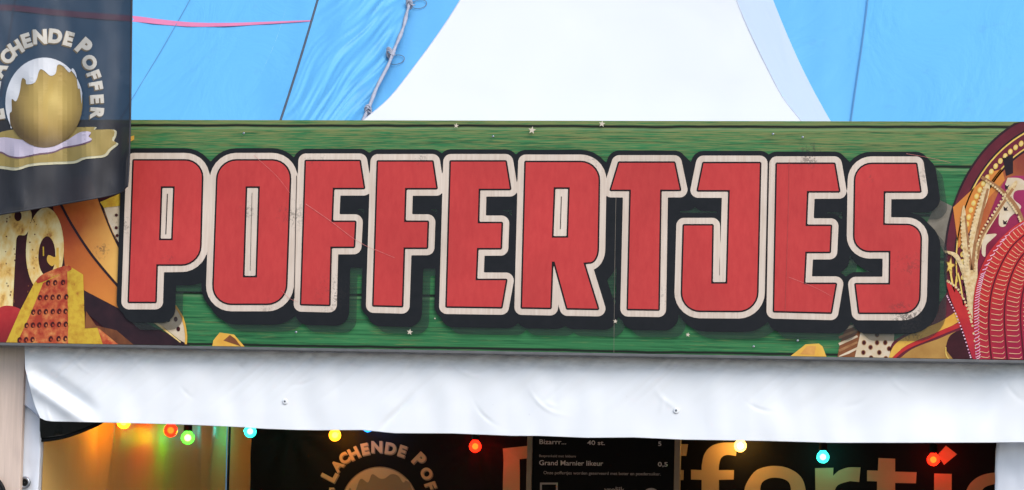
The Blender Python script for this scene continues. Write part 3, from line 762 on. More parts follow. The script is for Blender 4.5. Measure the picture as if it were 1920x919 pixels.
pps('picture_dot', [circ(*z2([q])[0], 3.6, 4.6) for q in ((908, 688), (948, 685), (962, 738))], 8, M_hole)
pp('picture_wing', [strip(z2([(830, 695), (900, 750), (975, 810)]), 5, 2)], 9, M_rustcream)
pp('picture_chunk', [z2([(1145, 838), (1150, 800), (1185, 757), (1262, 768), (1318, 840)])], 7, M_yellow2)
pp('picture_chunk_face', [z2([(1205, 800), (1240, 770), (1268, 790), (1300, 838), (1250, 815)])], 8, M_brown)
pp('picture_chip', [[(240, 258), (252, 254), (252, 262), (240, 268)]], 3, M_yellow2)

# ---- right end: big ring with lamps, plume and neon fan
def z6(pts): return [(1480+x/1.9545, 220+y/1.9545) for x, y in pts]
M_ring = pm('ring_maroon_picture', (112, 40, 52), (92, 32, 44), 8)
M_ring2 = pm('ring_plum_picture', (122, 38, 56), (100, 32, 48), 8)
M_gold = pm('lamp_gold_picture', (232, 186, 78), (240, 206, 110), 60)
M_wheelin = pm('ring_inside_picture', (206, 122, 62), (176, 88, 50), 9, (1, 1, .3), .38, .62, grad=((1860, 380), (1960, 300), (120, 44, 50)))
M_magenta = pm('magenta_picture', (150, 38, 70), (118, 28, 48), 7, grad=((1850, 420), (1925, 330), (176, 52, 104)))
M_plume = pm('cream_plume_picture', (234, 208, 160), (214, 178, 122), 60, None, .4, .62, (176, 128, 82))
M_plumed = pm('tan_plume_picture', (176, 128, 84), (150, 100, 62), 30)
M_fan = pm('neon_fan_red_picture', (206, 56, 50), (176, 36, 44), 7, None, .35, .68, (218, 84, 66), grad=((1850, 560), (1930, 660), (150, 26, 70)))
M_neon = pm('neon_tube_picture', (238, 196, 150), (232, 160, 120), 40)
M_pinkneon = pm('pink_neon_picture', (236, 150, 190), (250, 214, 220), 60)
M_grey = pm('grey_beam_picture', (150, 140, 124), (120, 112, 98), 14)
C0 = (2015.0, 490.0); RX, RY = 243.0, 290.0
def arc(r, a0, a1, n=40): return [(C0[0]+RX*r*math.cos(a0+(a1-a0)*k/n), C0[1]-RY*r*math.sin(a0+(a1-a0)*k/n)) for k in range(n+1)]
A0, A1 = math.radians(72), math.radians(212)
def ringband(r0, r1): return arc(r0, A0, A1) + arc(r1, A0, A1)[::-1]
def clip_sign(lp): return [(min(max(x, 0), 2180), min(max(y, 228.5), 675.5)) for x, y in lp]
pp('picture_beam', [z6([(505, 385), (545, 300), (615, 335), (640, 420), (590, 560), (560, 480)])], 0, M_grey)
RG = pp('picture_ring', [clip_sign(arc(1.0, A0, A1) + [(2100, 660), (2180, 250)])], 1, M_ring)
for r0, r1, m, ly in ((1.008, .993, M_navy, 2), (.93, .915, M_navy, 2), (.918, .908, M_gold, 3), (.912, .822, M_ring2, 2), (.826, .817, M_gold, 3), (.815, .803, M_navy, 3)):
    pp('picture_ring_band', [clip_sign(ringband(r0, r1))], ly, m, RG)
pp('picture_ring_inside', [clip_sign(arc(.803, A0, A1) + [(2100, 660), (2180, 270)])], 2, M_wheelin)
lam = []; lc = []
for k in range(36):
    a = math.radians(86 + k*3.25); lam.append(circ(C0[0]+RX*.865*math.cos(a), C0[1]-RY*.865*math.sin(a), 4.3, 5.6, 14, .35)); lc.append(circ(C0[0]+RX*.865*math.cos(a), C0[1]-RY*.865*math.sin(a), 2.5, 3.4, 10, .35))
lam = [l for l in lam if max(p[1] for p in l) < 640 and min(p[1] for p in l) > 230 and l[0][0] < 2150]; lc = lc[:len(lam)]
pps('picture_ring_lamp', lam, 4, M_gold, RG); pp('picture_lamp_glints', lc, 5, pm('pale_lamp_picture', (246, 216, 140)))
pp('picture_spoke', [z6([(782, 150), (820, 135), (820, 205), (795, 215)])], 4, M_navy)
pp('picture_spoke', [z6([(600, 330), (740, 200), (780, 190), (790, 230), (700, 330), (660, 420), (620, 480)])], 3, M_orange)
pp('picture_panel', [z6(spline([(640, 560), (690, 470), (760, 290), (800, 225), (860, 215), (960, 230), (1000, 520), (700, 620)], 6))], 4, M_magenta)
pp('picture_white_shape', [z6(spline([(800, 222), (850, 226), (880, 262), (830, 270), (822, 300), (850, 330), (810, 365), (790, 400), (768, 392), (775, 330), (800, 280), (790, 250)], 5))], 5, M_white)
pp('picture_white_shape', [z6(spline([(720, 430), (760, 428), (740, 450), (722, 470), (718, 510), (706, 500), (706, 460)], 5))], 5, M_white)
pp('picture_flecks', [z6([(x-7, y-9), (x+1, y-2), (x+10, y-8), (x+5, y+3), (x+11, y+7), (x-5, y+8)]) for x, y in ((797, 255), (805, 298), (792, 335), (790, 385))], 6, M_navy)
# plume
pp('picture_plume', [z6(spline([(655, 700), (640, 600), (610, 520), (565, 490), (615, 500), (640, 540), (632, 440), (632, 350), (642, 325), (652, 400), (664, 480), (662, 430), (690, 330), (722, 240), (736, 232), (730, 290), (700, 380), (684, 460), (700, 440), (760, 340), (822, 240), (832, 252), (770, 350), (716, 440), (692, 520), (690, 600), (684, 690), (684, 790), (655, 700)], 5))], 8, M_plume)
pps('picture_plume_shade', [strip(z6([(728, 262), (704, 360), (680, 470), (672, 560)]), 4.5, 6), strip(z6([(820, 262), (760, 352), (706, 440), (690, 520)]), 5, 4), strip(z6([(645, 360), (656, 460), (668, 560)]), 3, 5)], 9, M_plumed)
bd = []
for line in ([(565, 492), (612, 512), (640, 570), (660, 690), (690, 880)], [(632, 350), (634, 450), (648, 560)], [(720, 244), (690, 330), (664, 440), (655, 560)], [(815, 244), (760, 335), (700, 435), (680, 560)], [(712, 226), (770, 270), (820, 330), (850, 390), (862, 470)]):
    c = spline(z6(line), 8); acc = 0
    for i in range(1, len(c)):
        acc += math.dist(c[i], c[i-1])
        if acc > 4.2: acc = 0; bd.append(circ(c[i][0], c[i][1], 2.3, 2.3, 8))
pp('picture_beads', bd, 11, M_plume)
pp('picture_bead_arc', [strip(z6([(705, 220), (770, 262), (828, 322), (856, 388), (870, 480)]), 6.5, 7)], 10, M_plumed)
# red neon fan
fan = z6(spline([(690, 905), (680, 800), (674, 690), (690, 590), (730, 500), (790, 430), (860, 378), (960, 340), (1100, 360)], 8) + [(1150, 905)])
FN = pp('picture_fan', [clip_sign(fan)], 12, M_fan)
ln = []; dk = []
ribs = [[(690, 890), (684, 760), (690, 640), (722, 540), (790, 440), (862, 384)], [(742, 892), (732, 780), (738, 660), (768, 560), (820, 470), (890, 410)], [(800, 895), (790, 780), (792, 670), (818, 570), (860, 500), (920, 450)], [(862, 895), (850, 780), (850, 680), (872, 590), (910, 530), (960, 500)], [(930, 895), (915, 780), (910, 690), (930, 610), (980, 560), (1020, 540)]]
RC = [spline(z6(r), 12) for r in ribs]
for r in RC[1:]: dk.append(strip(r[::6]+[r[-1]], 3.2, 2.5, 6))
for a, b in zip(RC, RC[1:]):
    for k in range(2, len(a)-2, 2):
        p, q = Vector(a[k]), Vector(b[k]); s, e = p.lerp(q, .14), p.lerp(q, .86); m_ = s.lerp(e, .8)+Vector((0, 1.2))
        ln.append(strip([tuple(s), tuple(m_), (e.x, e.y-2.5)], 1.3, 1.1, 3))
pps('picture_fan_rib', [clip_sign(l) for l in dk], 13, pm('fan_dark_red_picture', (104, 22, 34), (84, 18, 30), 8), FN)
pp('picture_neon_tubes', [l for l in ln if max(p[1] for p in l) < 675], 14, M_neon)
pk_ = []
e0 = RC[0]
for k in range(1, len(e0)-1):
    p = Vector(e0[k]); pk_.append(strip([(p.x-3, p.y+2), (p.x+4, p.y-1), (p.x+6, p.y-4)], 1.4, n=2))
pp('picture_pink_tubes', [l for l in pk_ if max(p[1] for p in l) < 675], 14, M_pinkneon)
# bottom pieces
pp('picture_chunk', [z6([(5, 886), (60, 832), (108, 829), (122, 840), (136, 888)])], 2, M_yellow2)
pp('picture_chunk_face', [z6([(40, 868), (66, 838), (98, 838), (92, 872)])], 3, pm('pale_orange_picture', (226, 166, 84), (206, 140, 70), 20))
pp('picture_slats', [z6([(176, 888), (186, 830), (212, 752), (262, 790), (250, 888)])], 2, M_brown)
for k in range(5): pp('picture_slat', [strip(z6([(182, 880-k*24), (250, 846-k*22)]), 5, 4, 2)], 3, M_white if k % 2 == 0 else M_plumed)
pp('picture_perforated_panel', [z6([(240, 890), (262, 786), (385, 786), (380, 890)])], 4, M_white)
pd = [(274, 826), (298, 843), (272, 862), (322, 797), (330, 862), (352, 826), (300, 882), (354, 884), (366, 848), (322, 826)]
pps('picture_dot', [circ(*z6([q])[0], 4.4, 5.0, 14) for q in pd], 5, M_plumed); pps('picture_hole', [circ(*z6([q])[0], 3.0, 3.7, 12) for q in pd], 6, M_hole)
pp('picture_arrow', [z6(spline([(370, 890), (376, 830), (430, 790), (520, 730), (580, 640), (640, 600), (700, 700), (700, 890)], 6))], 5, M_ring)
pp('picture_arrow_stripe', [strip(z6([(375, 890), (400, 840), (470, 800), (560, 765), (640, 715)]), 13, 19)], 6, M_yellow2)
pp('picture_arrow_stripe', [strip(z6([(380, 885), (430, 845), (520, 805), (640, 755)]), 5, 9)], 7, M_fan)
pp('picture_arrow_face', [z6(spline([(400, 890), (450, 850), (540, 815), (640, 785), (660, 890)], 5))], 8, pm('ochre_picture', (190, 146, 76), (170, 122, 60), 9))
pp('picture_wheel_arch', [z6(spline([(572, 850), (590, 800), (640, 780), (690, 810), (700, 890), (600, 890)], 6))], 9, M_maroon)
pp('picture_red_tail', [z6(spline([(574, 600), (590, 660), (630, 760), (660, 850), (680, 892), (730, 892), (700, 800), (650, 690), (606, 620)], 6))], 10, M_fan)
tb = spline(z6([(578, 655), (610, 720), (640, 800), (665, 880)]), 14)[::2]
pp('picture_tail_beads', [circ(x, y, 1.5, 1.5, 8) for x, y in tb], 11, M_pinkneon)
tb = spline(z6([(580, 600), (620, 632), (650, 690), (668, 750)]), 10)[::2]
pp('picture_tail_beads', [circ(x, y, 2.4, 2.4, 8) for x, y in tb], 11, M_plume)
tb = spline(z6([(574, 845), (576, 872), (590, 892)]), 6)
pp('picture_tail_beads', [circ(x, y, 1.3, 1.3, 8) for x, y in tb], 11, M_gold)
st = [];
for k in range(10):
    a = -math.pi/2+k*math.pi/5+.2; r = (22 if k % 2 == 0 else 9); st.append((590+r*math.cos(a)*.75, 545+r*1.35*math.sin(a)))
st2 = [(590+(x-590)*1.45, 545+(y-545)*1.4) for x, y in st]
pp('picture_star_shade', [z6(st2)], 9, M_brown); pp('picture_star', [z6(st)], 10, M_gold)
pp('picture_star_tail', [strip(z6([(590, 560), (606, 640), (618, 570), (640, 690)]), 3.5, 2.5, 3)], 10, M_gold)

# small printed stars, fixing screws, scratches, sheet joint
M_star = pm('pale_star_print', (226, 212, 188))
def star(x, y, r): return [(x+(r if k % 2 == 0 else r*.42)*math.cos(-math.pi/2+k*math.pi/5+.15), y+(r if k % 2 == 0 else r*.42)*math.sin(-math.pi/2+k*math.pi/5+.15)) for k in range(10)]
for x, y, r in ((857, 236.5, 5), (999, 245, 7.5), (1130, 233, 6.5), (770, 623, 6), (1291, 628, 4.5), (1155, 603, 4.5), (817, 597.5, 2)):
    pp('printed_star', [star(x, y, r)], 22, M_star)
for x, y in ((457, 250), (924.5, 256), (1449.5, 251.5), (1505, 257.5), (555, 623), (1495.5, 639), (1413, 650)):
    c = atY(x, y, -.0008-LAY*22)
    s = lathe('screw', [(.0046, .0), (.0046, .0012), (.003, .002), (.0004, .002)], c, M_steel, sign, 12, Vector((0, -1, 0)))
M_scr = pm('pale_scratch', (232, 150, 140), (214, 120, 116), 60); M_scrd = pm('faint_crack', (160, 80, 76), (190, 90, 84), 90)
for pts, w in (([(478, 292), (520, 330), (545, 362)], .55), ([(575, 383), (620, 414), (668, 450), (705, 470)], .8), ([(704, 468), (742, 484)], .7), ([(530, 545), (545, 560), (560, 566)], .6), ([(1700, 289), (1740, 296), (1784, 306)], .6), ([(1480, 520), (1530, 540), (1560, 556)], .5)):
    pp('scratch', [strip(pts, w, w*.6, 6)], 23, M_scr)
pp('sheet_joint', [strip([(1480.5, 300), (1479, 400), (1473, 585)], .5, n=6)], 23, M_scrd)
pp('sheet_joint', [strip([(1157, 330), (1155, 420), (1153, 560), (1152, 664)], .6, n=6)], 17.5, M_grey)

# ------------------------------------------------------------------ pine board at the left edge
M_pine = wood('pale_planed_pine', (.70, .54, .44, 1), (.60, .46, .37, 1))
hut = empty('pine_panel', (-2.3, .12, 0), 'pale pine board standing left of the white tent leg', 'wooden panel')
xe = atY(43, 760, .13).x
box('plank', (xe-.145, .13, .0), (xe, .158, 2.36), M_pine, hut, .003)
box('plank', (xe-.295, .132, .0), (xe-.149, .158, 2.36), M_pine, hut, .003)
box('batten', (xe-.29, .159, 1.2), (xe-.01, .19, 1.28), M_pine, hut, .003)
cb = empty('black_cable', atY(-10, 930, .05), 'black cable loop against the pine board in the lower left corner', 'cable')
for k, r in enumerate((46, 40, 34, 28)):
    tube('cable_turn', [atY(-33+r*math.cos(a)*.92, 936+r*1.05*math.sin(a), .105-.006*k+.006*math.sin(3*a)) for a in [2*math.pi*q/40 for q in range(40)]], .0085, M_black, cb, 8, True)

# ------------------------------------------------------------------ stall interior
M_cloth = simple('black_printed_cloth', (.007, .005, .0045), .6, var=.2, scale=4)
M_tan = simple('warm_lit_cloth_print', (.72, .46, .20), .6, var=.12, scale=5); M_tan2 = simple('cloth_print_shade', (.30, .20, .10), .6)  # letters tinted tan-gold: amber bulb light put into the white print's colour
ban = empty('back_banner', (0, YB, 0), 'black cloth banner across the back of the stall, lettered in cream', 'banner')
def bdisp(X, z):
    d = .022*noise.noise(Vector((X*1.7, z*1.1, 8))) + .010*noise.noise(Vector((X*5.0+z*3, z*2, 3)))
    for (cx, cz) in ((atY(891, 812, YB).x, atY(891, 818, YB).z), (atY(545, 800, YB).x, atY(545, 800, YB).z)):
        a = math.atan2(z-cz, X-cx); r = math.hypot(X-cx, z-cz); d += .014*math.cos(a*9)*math.exp(-(r/.22)**2)*min(1, r/.03)
    return d
wall_grid('cloth', lambda u, w: (lambda X, z: Vector((X, YB+bdisp(X, z), z)))(XL-.10+(XR+.4-XL)*u, .3+w*2.4), 160, 90, M_cloth, ban)
def on_banner(name, v, f, mat, off, label=None):
    v, f = cut_grid(v, f, 9)
    pts = []
    for x, y in v:
        q = atY(x, y, YB); pts.append(Vector((q.x, YB+bdisp(q.x, q.z)-off, q.z)))
    o = mesh(name, pts, f, mat, ban)
    if label: o['label'] = label
    return o
def z1(pts): return [(1240+x/2.8235, 640+y/2.8235) for x, y in pts]
BIG = {
 'P': [[(944, 841), (1010, 834), (1040, 850), (1046, 900), (1030, 940), (976, 950), (976, 1010), (943, 1010)], [(975, 861), (1006, 858), (1010, 920), (975, 925)]],
 'f': [z1([(60, 545), (145, 545), (135, 607), (90, 606), (70, 640), (70, 680), (122, 682), (120, 735), (70, 735), (70, 1000), (-20, 1000), (-20, 640), (0, 570)])],
 'f2': [z1(spline([(405, 538), (330, 537), (268, 555), (230, 600), (216, 660)], 5)+[(216, 682), (160, 680), (160, 732), (216, 734), (216, 1000), (307, 1000), (307, 734), (385, 732), (387, 682), (307, 682)]+spline([(308, 655), (320, 618), (350, 602), (397, 607)], 5))],
 'e': [z1(spline([(440, 850), (445, 770), (490, 695), (540, 668), (600, 660), (660, 668), (715, 695), (750, 735), (766, 800), (768, 870), (520, 870), (540, 930), (620, 960), (740, 930), (740, 1000), (600, 1020), (480, 980), (440, 850)], 5)[:-1]), z1(spline([(522, 815), (530, 755), (560, 730), (600, 722), (650, 730), (680, 755), (690, 815)], 5))],
 'r': [z1([(815, 672), (912, 670), (910, 712)]+spline([(940, 685), (990, 668), (1055, 668)], 4)+[(1048, 745)]+spline([(1000, 740), (935, 762), (912, 810)], 4)+[(912, 1000), (818, 1000)])],
 't': [z1([(1150, 618), (1238, 622), (1238, 690), (1352, 693), (1348, 752), (1238, 750), (1238, 1000), (1140, 1000), (1143, 742), (1090, 740), (1090, 683), (1147, 685)])],
 'j': [z1([(1445, 700), (1538, 702), (1535, 1000), (1442, 1000)]), z1([(1507, 552), (1566, 598), (1497, 655), (1462, 602)])],
 'e2': [z1(spline([(1600, 860), (1615, 790), (1645, 742), (1700, 708), (1775, 695), (1850, 705), (1920, 760), (1930, 870), (1690, 870), (1720, 930), (1900, 940), (1890, 1000), (1760, 1010), (1650, 970), (1600, 860)], 5)[:-1]), z1(spline([(1690, 815), (1710, 775), (1775, 755), (1830, 770), (1850, 815)], 5))],
}
for k, lp in BIG.items():
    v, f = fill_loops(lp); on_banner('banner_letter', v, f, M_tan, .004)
def glyph(ch, cx, cy, size, ang, bold=.035, sx=1.0):
    v, f = text_loops_mesh(ch, size, bold); xs = [p[0] for p in v]; ys = [p[1] for p in v]
    mx, my = (min(xs)+max(xs))/2, (min(ys)+max(ys))/2; c, s = math.cos(ang), math.sin(ang)
    return [(cx+(x-mx)*sx*c-(y-my)*s, cy+(x-mx)*sx*s+(y-my)*c) for x, y in v], f
LOGO = [('L', 618, 891, 36, -62, .05), ('A', 632, 873, 26, -50, .05), ('C', 646, 859, 26, -36, .05), ('H', 664, 850, 28, -26, .05), ('E', 685, 842, 28, -12, .05), ('N', 707, 838, 28, 0, .05), ('D', 733, 841, 28, 8, .05), ('E', 755, 846, 28, 18, .05), ('P', 787, 862, 34, 44, .05), ('O', 801, 888, 27, 62, .05), ('F', 808, 911, 27, 72, .05), ('F', 812, 932, 27, 82, .05), ('E', 622, 922, 20, 0, .04)]
for ch, x, y, s, a, b in LOGO:
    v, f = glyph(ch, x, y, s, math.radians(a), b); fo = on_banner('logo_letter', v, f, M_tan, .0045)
    v, f = glyph(ch, x+1.2, y+1.6, s, math.radians(a), b+.02); child(on_banner('logo_letter_shade', v, f, M_tan2, .003), fo)
v, f = fill_loops([circ(712, 952, 74, 77, 48)]); on_banner('printed_pancake', v, f, simple('cloth_pancake_print', (.34, .21, .09), .6), .003)
ic = [(640, 944)]+[(712+72*math.cos(a), 952-75*math.sin(a)) for a in [math.pi*(.97-.94*k/24) for k in range(25)]]+spline([(780, 935), (766, 900), (757, 905), (748, 893), (735, 889), (722, 897), (712, 897), (698, 889), (690, 905), (676, 898), (664, 925), (655, 915), (646, 950)], 4)
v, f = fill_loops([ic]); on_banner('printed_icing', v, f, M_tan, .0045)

# menu board
YM = 2.70
mb = empty('menu_board', atY(1132, 1000, YM), 'black menu board in a tan frame with white price lettering', 'menu board')
M_slate = simple('matt_black_menu', (.003, .003, .0035), .7, var=.1); M_frame = simple('tan_wooden_frame', (.36, .27, .18), .5, var=.2, scale=20)
M_type = simple('menu_type', (.66, .58, .53), .6, var=.05); M_type2 = simple('faint_menu_type', (.36, .30, .27), .6, var=.05)
def wx(px): return atY(px, 860, YM).x
ztop, zbot = atY(1130, 770, YM).z, atY(1130, 1180, YM).z
box('panel', (wx(998), YM, zbot), (wx(1267), YM+.012, ztop), M_slate, mb, .001)
for a, b in ((988.5, 998.5), (1265, 1276)): box('frame_stile', (wx(a), YM-.012, zbot), (wx(b), YM+.018, ztop), M_frame, mb, .003)
box('frame_rail', (wx(998.8), YM-.010, ztop-.02), (wx(1264.7), YM+.016, ztop), M_frame, mb, .003)
box('frame_rail', (wx(998.8), YM-.010, zbot), (wx(1264.7), YM+.016, zbot+.02), M_frame, mb, .003)
for zc in (-1, 1): tube('hanger', [Vector((wx(1132)+zc*.28, YM+.005, ztop-.01)), Vector((wx(1132)+zc*.28, YM+.005, 2.75))], .003, M_steel, mb, 6)
def menu_text(s, x, y, width, size, mat, bold=.012, slope=.012):
    v, f = text_loops_mesh(s, size, bold); x0 = min(p[0] for p in v); x1 = max(p[0] for p in v); k = width/(x1-x0)
    o = mesh('menu_text', [atY(x+(p[0]-x0)*k, y+p[1]+(p[0]-x0)*k*slope, YM-.0015) for p in v], f, mat, mb); return o
menu_text('Bizarrr...', 1011.5, 832.5, 50, 12.5, M_type); menu_text('40 st.', 1101, 834, 33, 11.5, M_type); menu_text('5', 1234, 836, 6, 11.5, M_type)
menu_text('Besprenkeld met lekkere', 1011, 857, 69, 6.6, M_type2); menu_text('Grand Marnier likeur', 1011, 872, 120, 13, M_type); menu_text('0,5', 1233.5, 874.5, 18.5, 11.5, M_type)
menu_text('Onze poffertjes worden geserveerd met boter en poedersuiker.', 1019, 889, 220, 8.2, M_type2); menu_text('vrolijk', 1133, 923, 38, 15, M_type2)
for lp in ([(1012.5, 905), (1046, 905), (1046, 945), (1012.5, 945)],):
    inn = [(1016, 908.5), (1042.5, 908.5), (1042.5, 942), (1016, 942)]
    v, f = fill_loops([lp, inn]); mesh('menu_emblem', [atY(x, y, YM-.0015) for x, y in v], f, M_type2, mb)
v, f = fill_loops([circ(1221, 932, 17, 17)]); mesh('menu_badge', [atY(x, y, YM-.0015) for x, y in v], f, M_type2, mb)

# dark glossy sheet bunched up in the front left corner
M_gloss = simple('dark_glossy_vinyl', (.010, .013, .010), .12, var=.2)
tarp = empty('rolled_sheet', atY(110, 800, .19), 'dark glossy sheet sagging in the upper left corner inside the stall', 'sheet')
lower = spline([(76, 826), (90, 825), (110, 822), (130, 817), (160, 806), (190, 792), (225, 766), (250, 735)], 6); V = []; F = []; m_ = 14
for i, (x, y) in enumerate(lower):
    for j in range(m_+1):
        t = j/m_; yy = 735+(y-735)*t
        V.append(atY(x, yy, .19-.04*math.sin(math.pi*t)+.012*math.sin(i*.25)))
for i in range(len(lower)-1):
    for j in range(m_): k = i*(m_+1)+j; F.append((k, k+1, k+m_+2, k+m_+1))
o = mesh('sheet', V, F, M_gloss, tarp, True); sm = o.modifiers.new('thick', 'SOLIDIFY'); sm.thickness = .006
tube('hem', [atY(x, y, .19+.012*math.sin(i*.25)) for i, (x, y) in enumerate(lower)], .0065, M_black, tarp)

# coloured bulbs on a festoon cable
COLS = {'yellow': ((1.0, .60, .06), 1.0), 'red': ((1.0, .07, .02), .9), 'green': ((.22, .95, .12), .8), 'teal': ((.10, .80, .72), .7), 'blue': ((.06, .45, .9), .5), 'warm white': ((1.0, .74, .32), 1.3)}
CORE = {'yellow': (1, .80, .30), 'red': (1, .34, .06), 'green': (.75, 1, .55), 'teal': (.70, 1, .92), 'blue': (.5, .85, 1), 'warm white': (1, .88, .58)}
MB = {k: (bulb_glass(k.replace(' ', '_')+'_bulb_glass', c[0]), glow(k.replace(' ', '_')+'_filament_glow', CORE[k], 14.0)) for k, c in COLS.items()}
def bulb(px, py, col, plane, val_, label, power=1.0, r=.029):
    c = atX(px, py, val_) if plane == 'X' else atY(px, py, val_)
    e = empty('festoon_bulb', c, label, 'light bulb', 'coloured bulbs strung inside the stall')
    g, co = MB[col]
    pr = [(.0005, -r)] + [(r*math.sin(a), -r*math.cos(a)) for a in [math.pi*k/16 for k in range(1, 13)]] + [(r*.52, r*.92), (r*.48, r*1.15)]
    gl = lathe('glass', pr, c, g, e, 24)
    lathe('filament', [(.0004, -r*.50)]+[(r*.50*math.sin(a), -r*.50*math.cos(a)) for a in [math.pi*k/10 for k in range(1, 10)]]+[(.0004, r*.5)], c, co, e, 14)
    lathe('socket', [(.0004, r*1.02), (r*.62, r*1.02), (r*.66, r*1.2), (r*.62, r*2.3), (r*.4, r*2.5), (.0004, r*2.5)], c, M_black, e, 16)
    ld = bpy.data.lights.new('bulb_light', 'POINT'); ld.energy = 2.2*power*COLS[col][1]; ld.color = COLS[col][0]; ld.shadow_soft_size = r*.70
    lo_ = bpy.data.objects.new('bulb_light', ld); COL.objects.link(lo_); lo_.parent = e
    return c + Vector((0, 0, r*2.45))
XW = XL+.11; YW = YB-.13
tops = [bulb(232, 791, 'yellow', 'X', XW, 'yellow bulb almost hidden by the valance above the amber curtain', 1.5),
        bulb(320, 807, 'red', 'X', XW, 'red bulb just left of the green bulb against the amber curtain', .7),
        bulb(352, 821, 'green', 'X', XW, 'green bulb in a black socket against the amber curtain', .65),
        bulb(469, 809, 'teal', 'X', XW, 'teal bulb near the back corner right of the dark curtain seam', 1.0),
        bulb(628, 816, 'yellow', 'Y', YW, 'yellow bulb above the arched cream lettering on the banner', 1.0),
        bulb(690, 799, 'blue', 'Y', YW, 'blue bulb with only its tip showing below the valance', .8),
        bulb(891, 837, 'red', 'Y', YW, 'red bulb glowing on the banner left of the menu board', .5),
        bulb(1388, 836, 'warm white', 'Y', YW, 'warm white bulb beside the banner letter f', .9),
        bulb(1543, 857, 'teal', 'Y', YW, 'teal bulb hanging above the banner letter r', .45),
        bulb(1750, 862, 'red', 'Y', YW, 'red bulb beside the diamond dot of the banner letter j', .55)]
cpts = []
for a, b in zip(tops, tops[1:]):
    for k in range(8):
        t = k/8; cpts.append(a.lerp(b, t) + Vector((0, 0, -.05*math.sin(math.pi*t)*0 + .05*math.sin(math.pi*t))))
cpts.append(tops[-1])
fc = tube('festoon_cable', cpts, .005, M_black); tag(fc, 'black festoon cable carrying the coloured bulbs under the tent roof', 'cable')

# ------------------------------------------------------------------ dark flag hanging in front, top left
YF = -.16
def flag_cloth():
    m, N, L, bs = newmat('thin_black_flag_cloth'); v = coord(N)
    f = noise_n(N, L, v, 3, 4, .5, (5, 1, .4)); L.new(mixc(N, L, f, (.015, .015, .018, 1), (.028, .028, .034, 1)), bs.inputs['Base Color']); bs.inputs['Roughness'].default_value = .6
    wv = noise_n(N, L, v, 260, 2); bump(N, L, wv, bs, .1, .002)
    t = N.new('ShaderNodeBsdfTransparent'); t.inputs[0].default_value = (.9, .93, 1, 1); mx = N.new('ShaderNodeMixShader'); mx.inputs[0].default_value = .935
    L.new(t.outputs[0], mx.inputs[1]); L.new(bs.outputs[0], mx.inputs[2]); L.new(mx.outputs[0], N['Material Output'].inputs['Surface']); return m
M_flag = flag_cloth()
flag = empty('hanging_flag', atY(60, 430, YF), 'thin black flag with arched cream lettering hanging over the sign corner', 'flag')
def fdisp(x, y):
    h = max(.15, min(1, (y+200)/500.0))
    return h*(.020*math.sin(x*.055+y*.006) + .016*noise.noise(Vector((x*.020, y*.004, 6)))) + .008*noise.noise(Vector((x*.05, y*.02, 2))) - .05*max(0, (x-215)/30)**2*(1 if y > 150 else .5)
def fpt(x, y, off=0): return atY(x, y, YF+fdisp(x, y)-off)
outl = [(-190, -210), (251, -210), (247, 0), (246, 120), (244, 230), (242, 300), (240, 335), (237, 350), (224, 361), (170, 373), (114, 383), (50, 394), (0, 402), (-100, 418), (-190, 432)]
v, f = fill_loops([outl]); v, f = cut_grid(v, f, 9)
mesh('cloth', [fpt(x, y) for x, y in v], f, M_flag, flag, True)
M_hem = simple('black_hem', (.03, .03, .036), .7)
tube('hem', [fpt(x, y) for x, y in spline([(-190, 432), (-100, 418), (0, 402), (114, 383), (215, 364), (235, 352), (240, 335), (244, 230), (247, 0), (251, -210)], 14)], .0038, M_hem, flag, 6)
def flag_print(name, v, f, mat, off):
    v, f = cut_grid(v, f, 9); return mesh(name, [fpt(x, y, off) for x, y in v], f, mat, flag)
def fsimple(name, c, var=.08): return simple(name, alb(c), .6, var=var, scale=9)
M_fcream = fsimple('flag_cream_print', (214, 206, 192)); M_ftan = fsimple('flag_tan_print', (128, 108, 78))
FL_ = [('L', -14, 160, 34, -80), ('A', -2, 130, 30, -62), ('C', 14, 106, 30, -50), ('H', 30, 90, 31, -32), ('E', 50, 76, 31, -18), ('N', 75, 69, 32, -3), ('D', 104, 68, 31, 6), ('E', 129, 73, 31, 16), ('P', 158, 88, 37, 42), ('O', 168, 117, 30, 62), ('F', 176, 141, 29, 70), ('F', 180, 161, 29, 80), ('E', 182, 186, 29, 86), ('R', 182, 213, 29, 94), ('E', -6, 215, 34, -100)]
for ch, x, y, s, a in FL_:
    v, f = glyph(ch, x, y, s*1.1, math.radians(a), .06, 1.0); fo = flag_print('flag_letter', v, f, M_fcream, .0035)
    v, f = glyph(ch, x-1.5, y+1.8, s*1.1, math.radians(a), .075, 1.0); child(flag_print('flag_letter_shade', v, f, M_ftan, .002), fo)
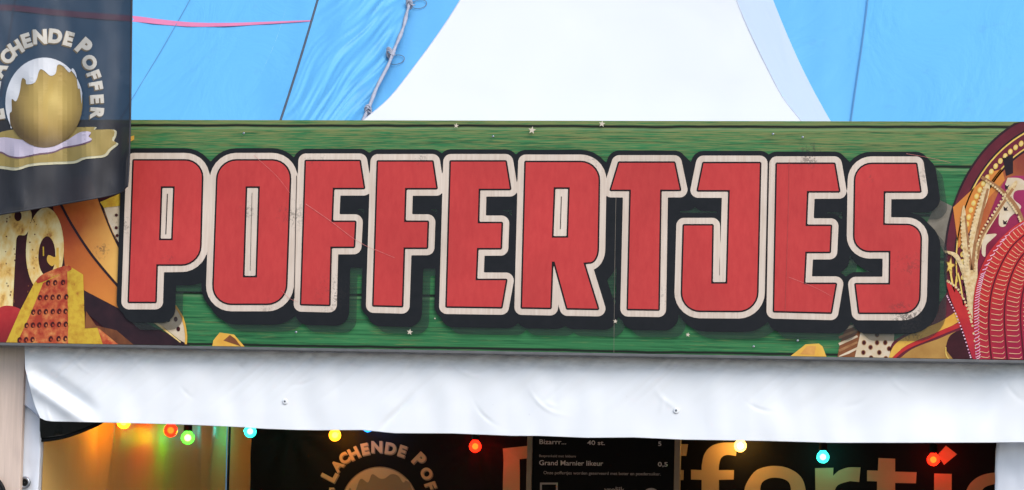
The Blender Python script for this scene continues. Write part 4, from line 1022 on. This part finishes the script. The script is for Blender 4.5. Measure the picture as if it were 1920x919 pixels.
# pancake on a plate with icing (plain, no face)
plate = spline([(-60, 300), (-10, 250), (60, 238), (150, 236), (180, 236), (180, 241), (215, 241), (218, 252), (214, 262), (222, 268), (208, 280), (196, 292), (160, 296), (140, 304), (100, 306), (60, 309), (30, 317), (0, 314), (-50, 310)], 5)
v, f = fill_loops([[(x, y+2.5) for x, y in plate]]); flag_print('flag_plate_rim', v, f, fsimple('flag_pale_rim', (214, 206, 170)), .002)
v, f = fill_loops([[(60+(x-60)*.975, 272+(y-272)*.93) for x, y in plate]]); flag_print('flag_plate', v, f, fsimple('flag_ochre_print', (176, 152, 84), .15), .003)
pud = spline([(-40, 275), (0, 258), (40, 262), (110, 268), (150, 248), (170, 248), (166, 256), (172, 262), (150, 270), (120, 276), (100, 284), (70, 288), (40, 294), (18, 292), (0, 284), (-30, 288)], 5)
v, f = fill_loops([[(x-.5, y+3) for x, y in pud]]); flag_print('flag_sauce_edge', v, f, fsimple('flag_plum_edge', (120, 86, 104)), .004)
v, f = fill_loops([pud]); flag_print('flag_sauce', v, f, fsimple('flag_lilac_print', (208, 196, 212)), .005)
ballp = []
for k in range(48):
    a = 2*math.pi*k/48; ballp.append((83+72*math.cos(a), 193+(84 if math.sin(a) < 0 else 84)*math.sin(a)))
mball, N, L, bs = newmat('flag_pancake_print'); vv = coord(N)
c0 = fpt(83, 193); vm = N.new('ShaderNodeVectorMath'); vm.operation = 'DISTANCE'; L.new(vv, vm.inputs[0]); vm.inputs[1].default_value = fpt(100, 185)
rr = ramp(N, [(.0, alb((206, 178, 98))), (.5, alb((176, 146, 76))), (.9, alb((104, 82, 46)))]); mr = N.new('ShaderNodeMapRange'); mr.inputs[2].default_value = .2; L.new(vm.outputs['Value'], mr.inputs[0]); L.new(mr.outputs[0], rr.inputs[0]); L.new(rr.outputs[0], bs.inputs['Base Color']); bs.inputs['Roughness'].default_value = .6
v, f = fill_loops([ballp]); flag_print('flag_pancake', v, f, mball, .0065)
ic = [(83+73*math.cos(a), 193-85*math.sin(a)) for a in [math.pi*(1.19-1.12*k/30) for k in range(31)]] + spline([(153, 196), (150, 168), (146, 165), (143, 140), (136, 128), (130, 136), (118, 124), (108, 122), (104, 138), (94, 142), (82, 132), (74, 132), (66, 154), (50, 158), (48, 150), (41, 148), (37, 172), (30, 190), (22, 186), (22, 208), (18, 214), (20, 240)], 4)
v, f = fill_loops([ic]); flag_print('flag_icing', v, f, fsimple('flag_white_icing', (226, 226, 228)), .008)
px = atY(-200, 0, YF).x
tube('pole', [Vector((px, YF, 0)), Vector((px, YF, 3.80))], .016, M_steel, flag, 12)
tube('arm', [Vector((px, YF, 3.72)), fpt(30, -205), fpt(262, -214)], .010, M_steel, flag, 10)

# haze-free close view; smooth out long thin float noise
bpy.context.view_layer.update()
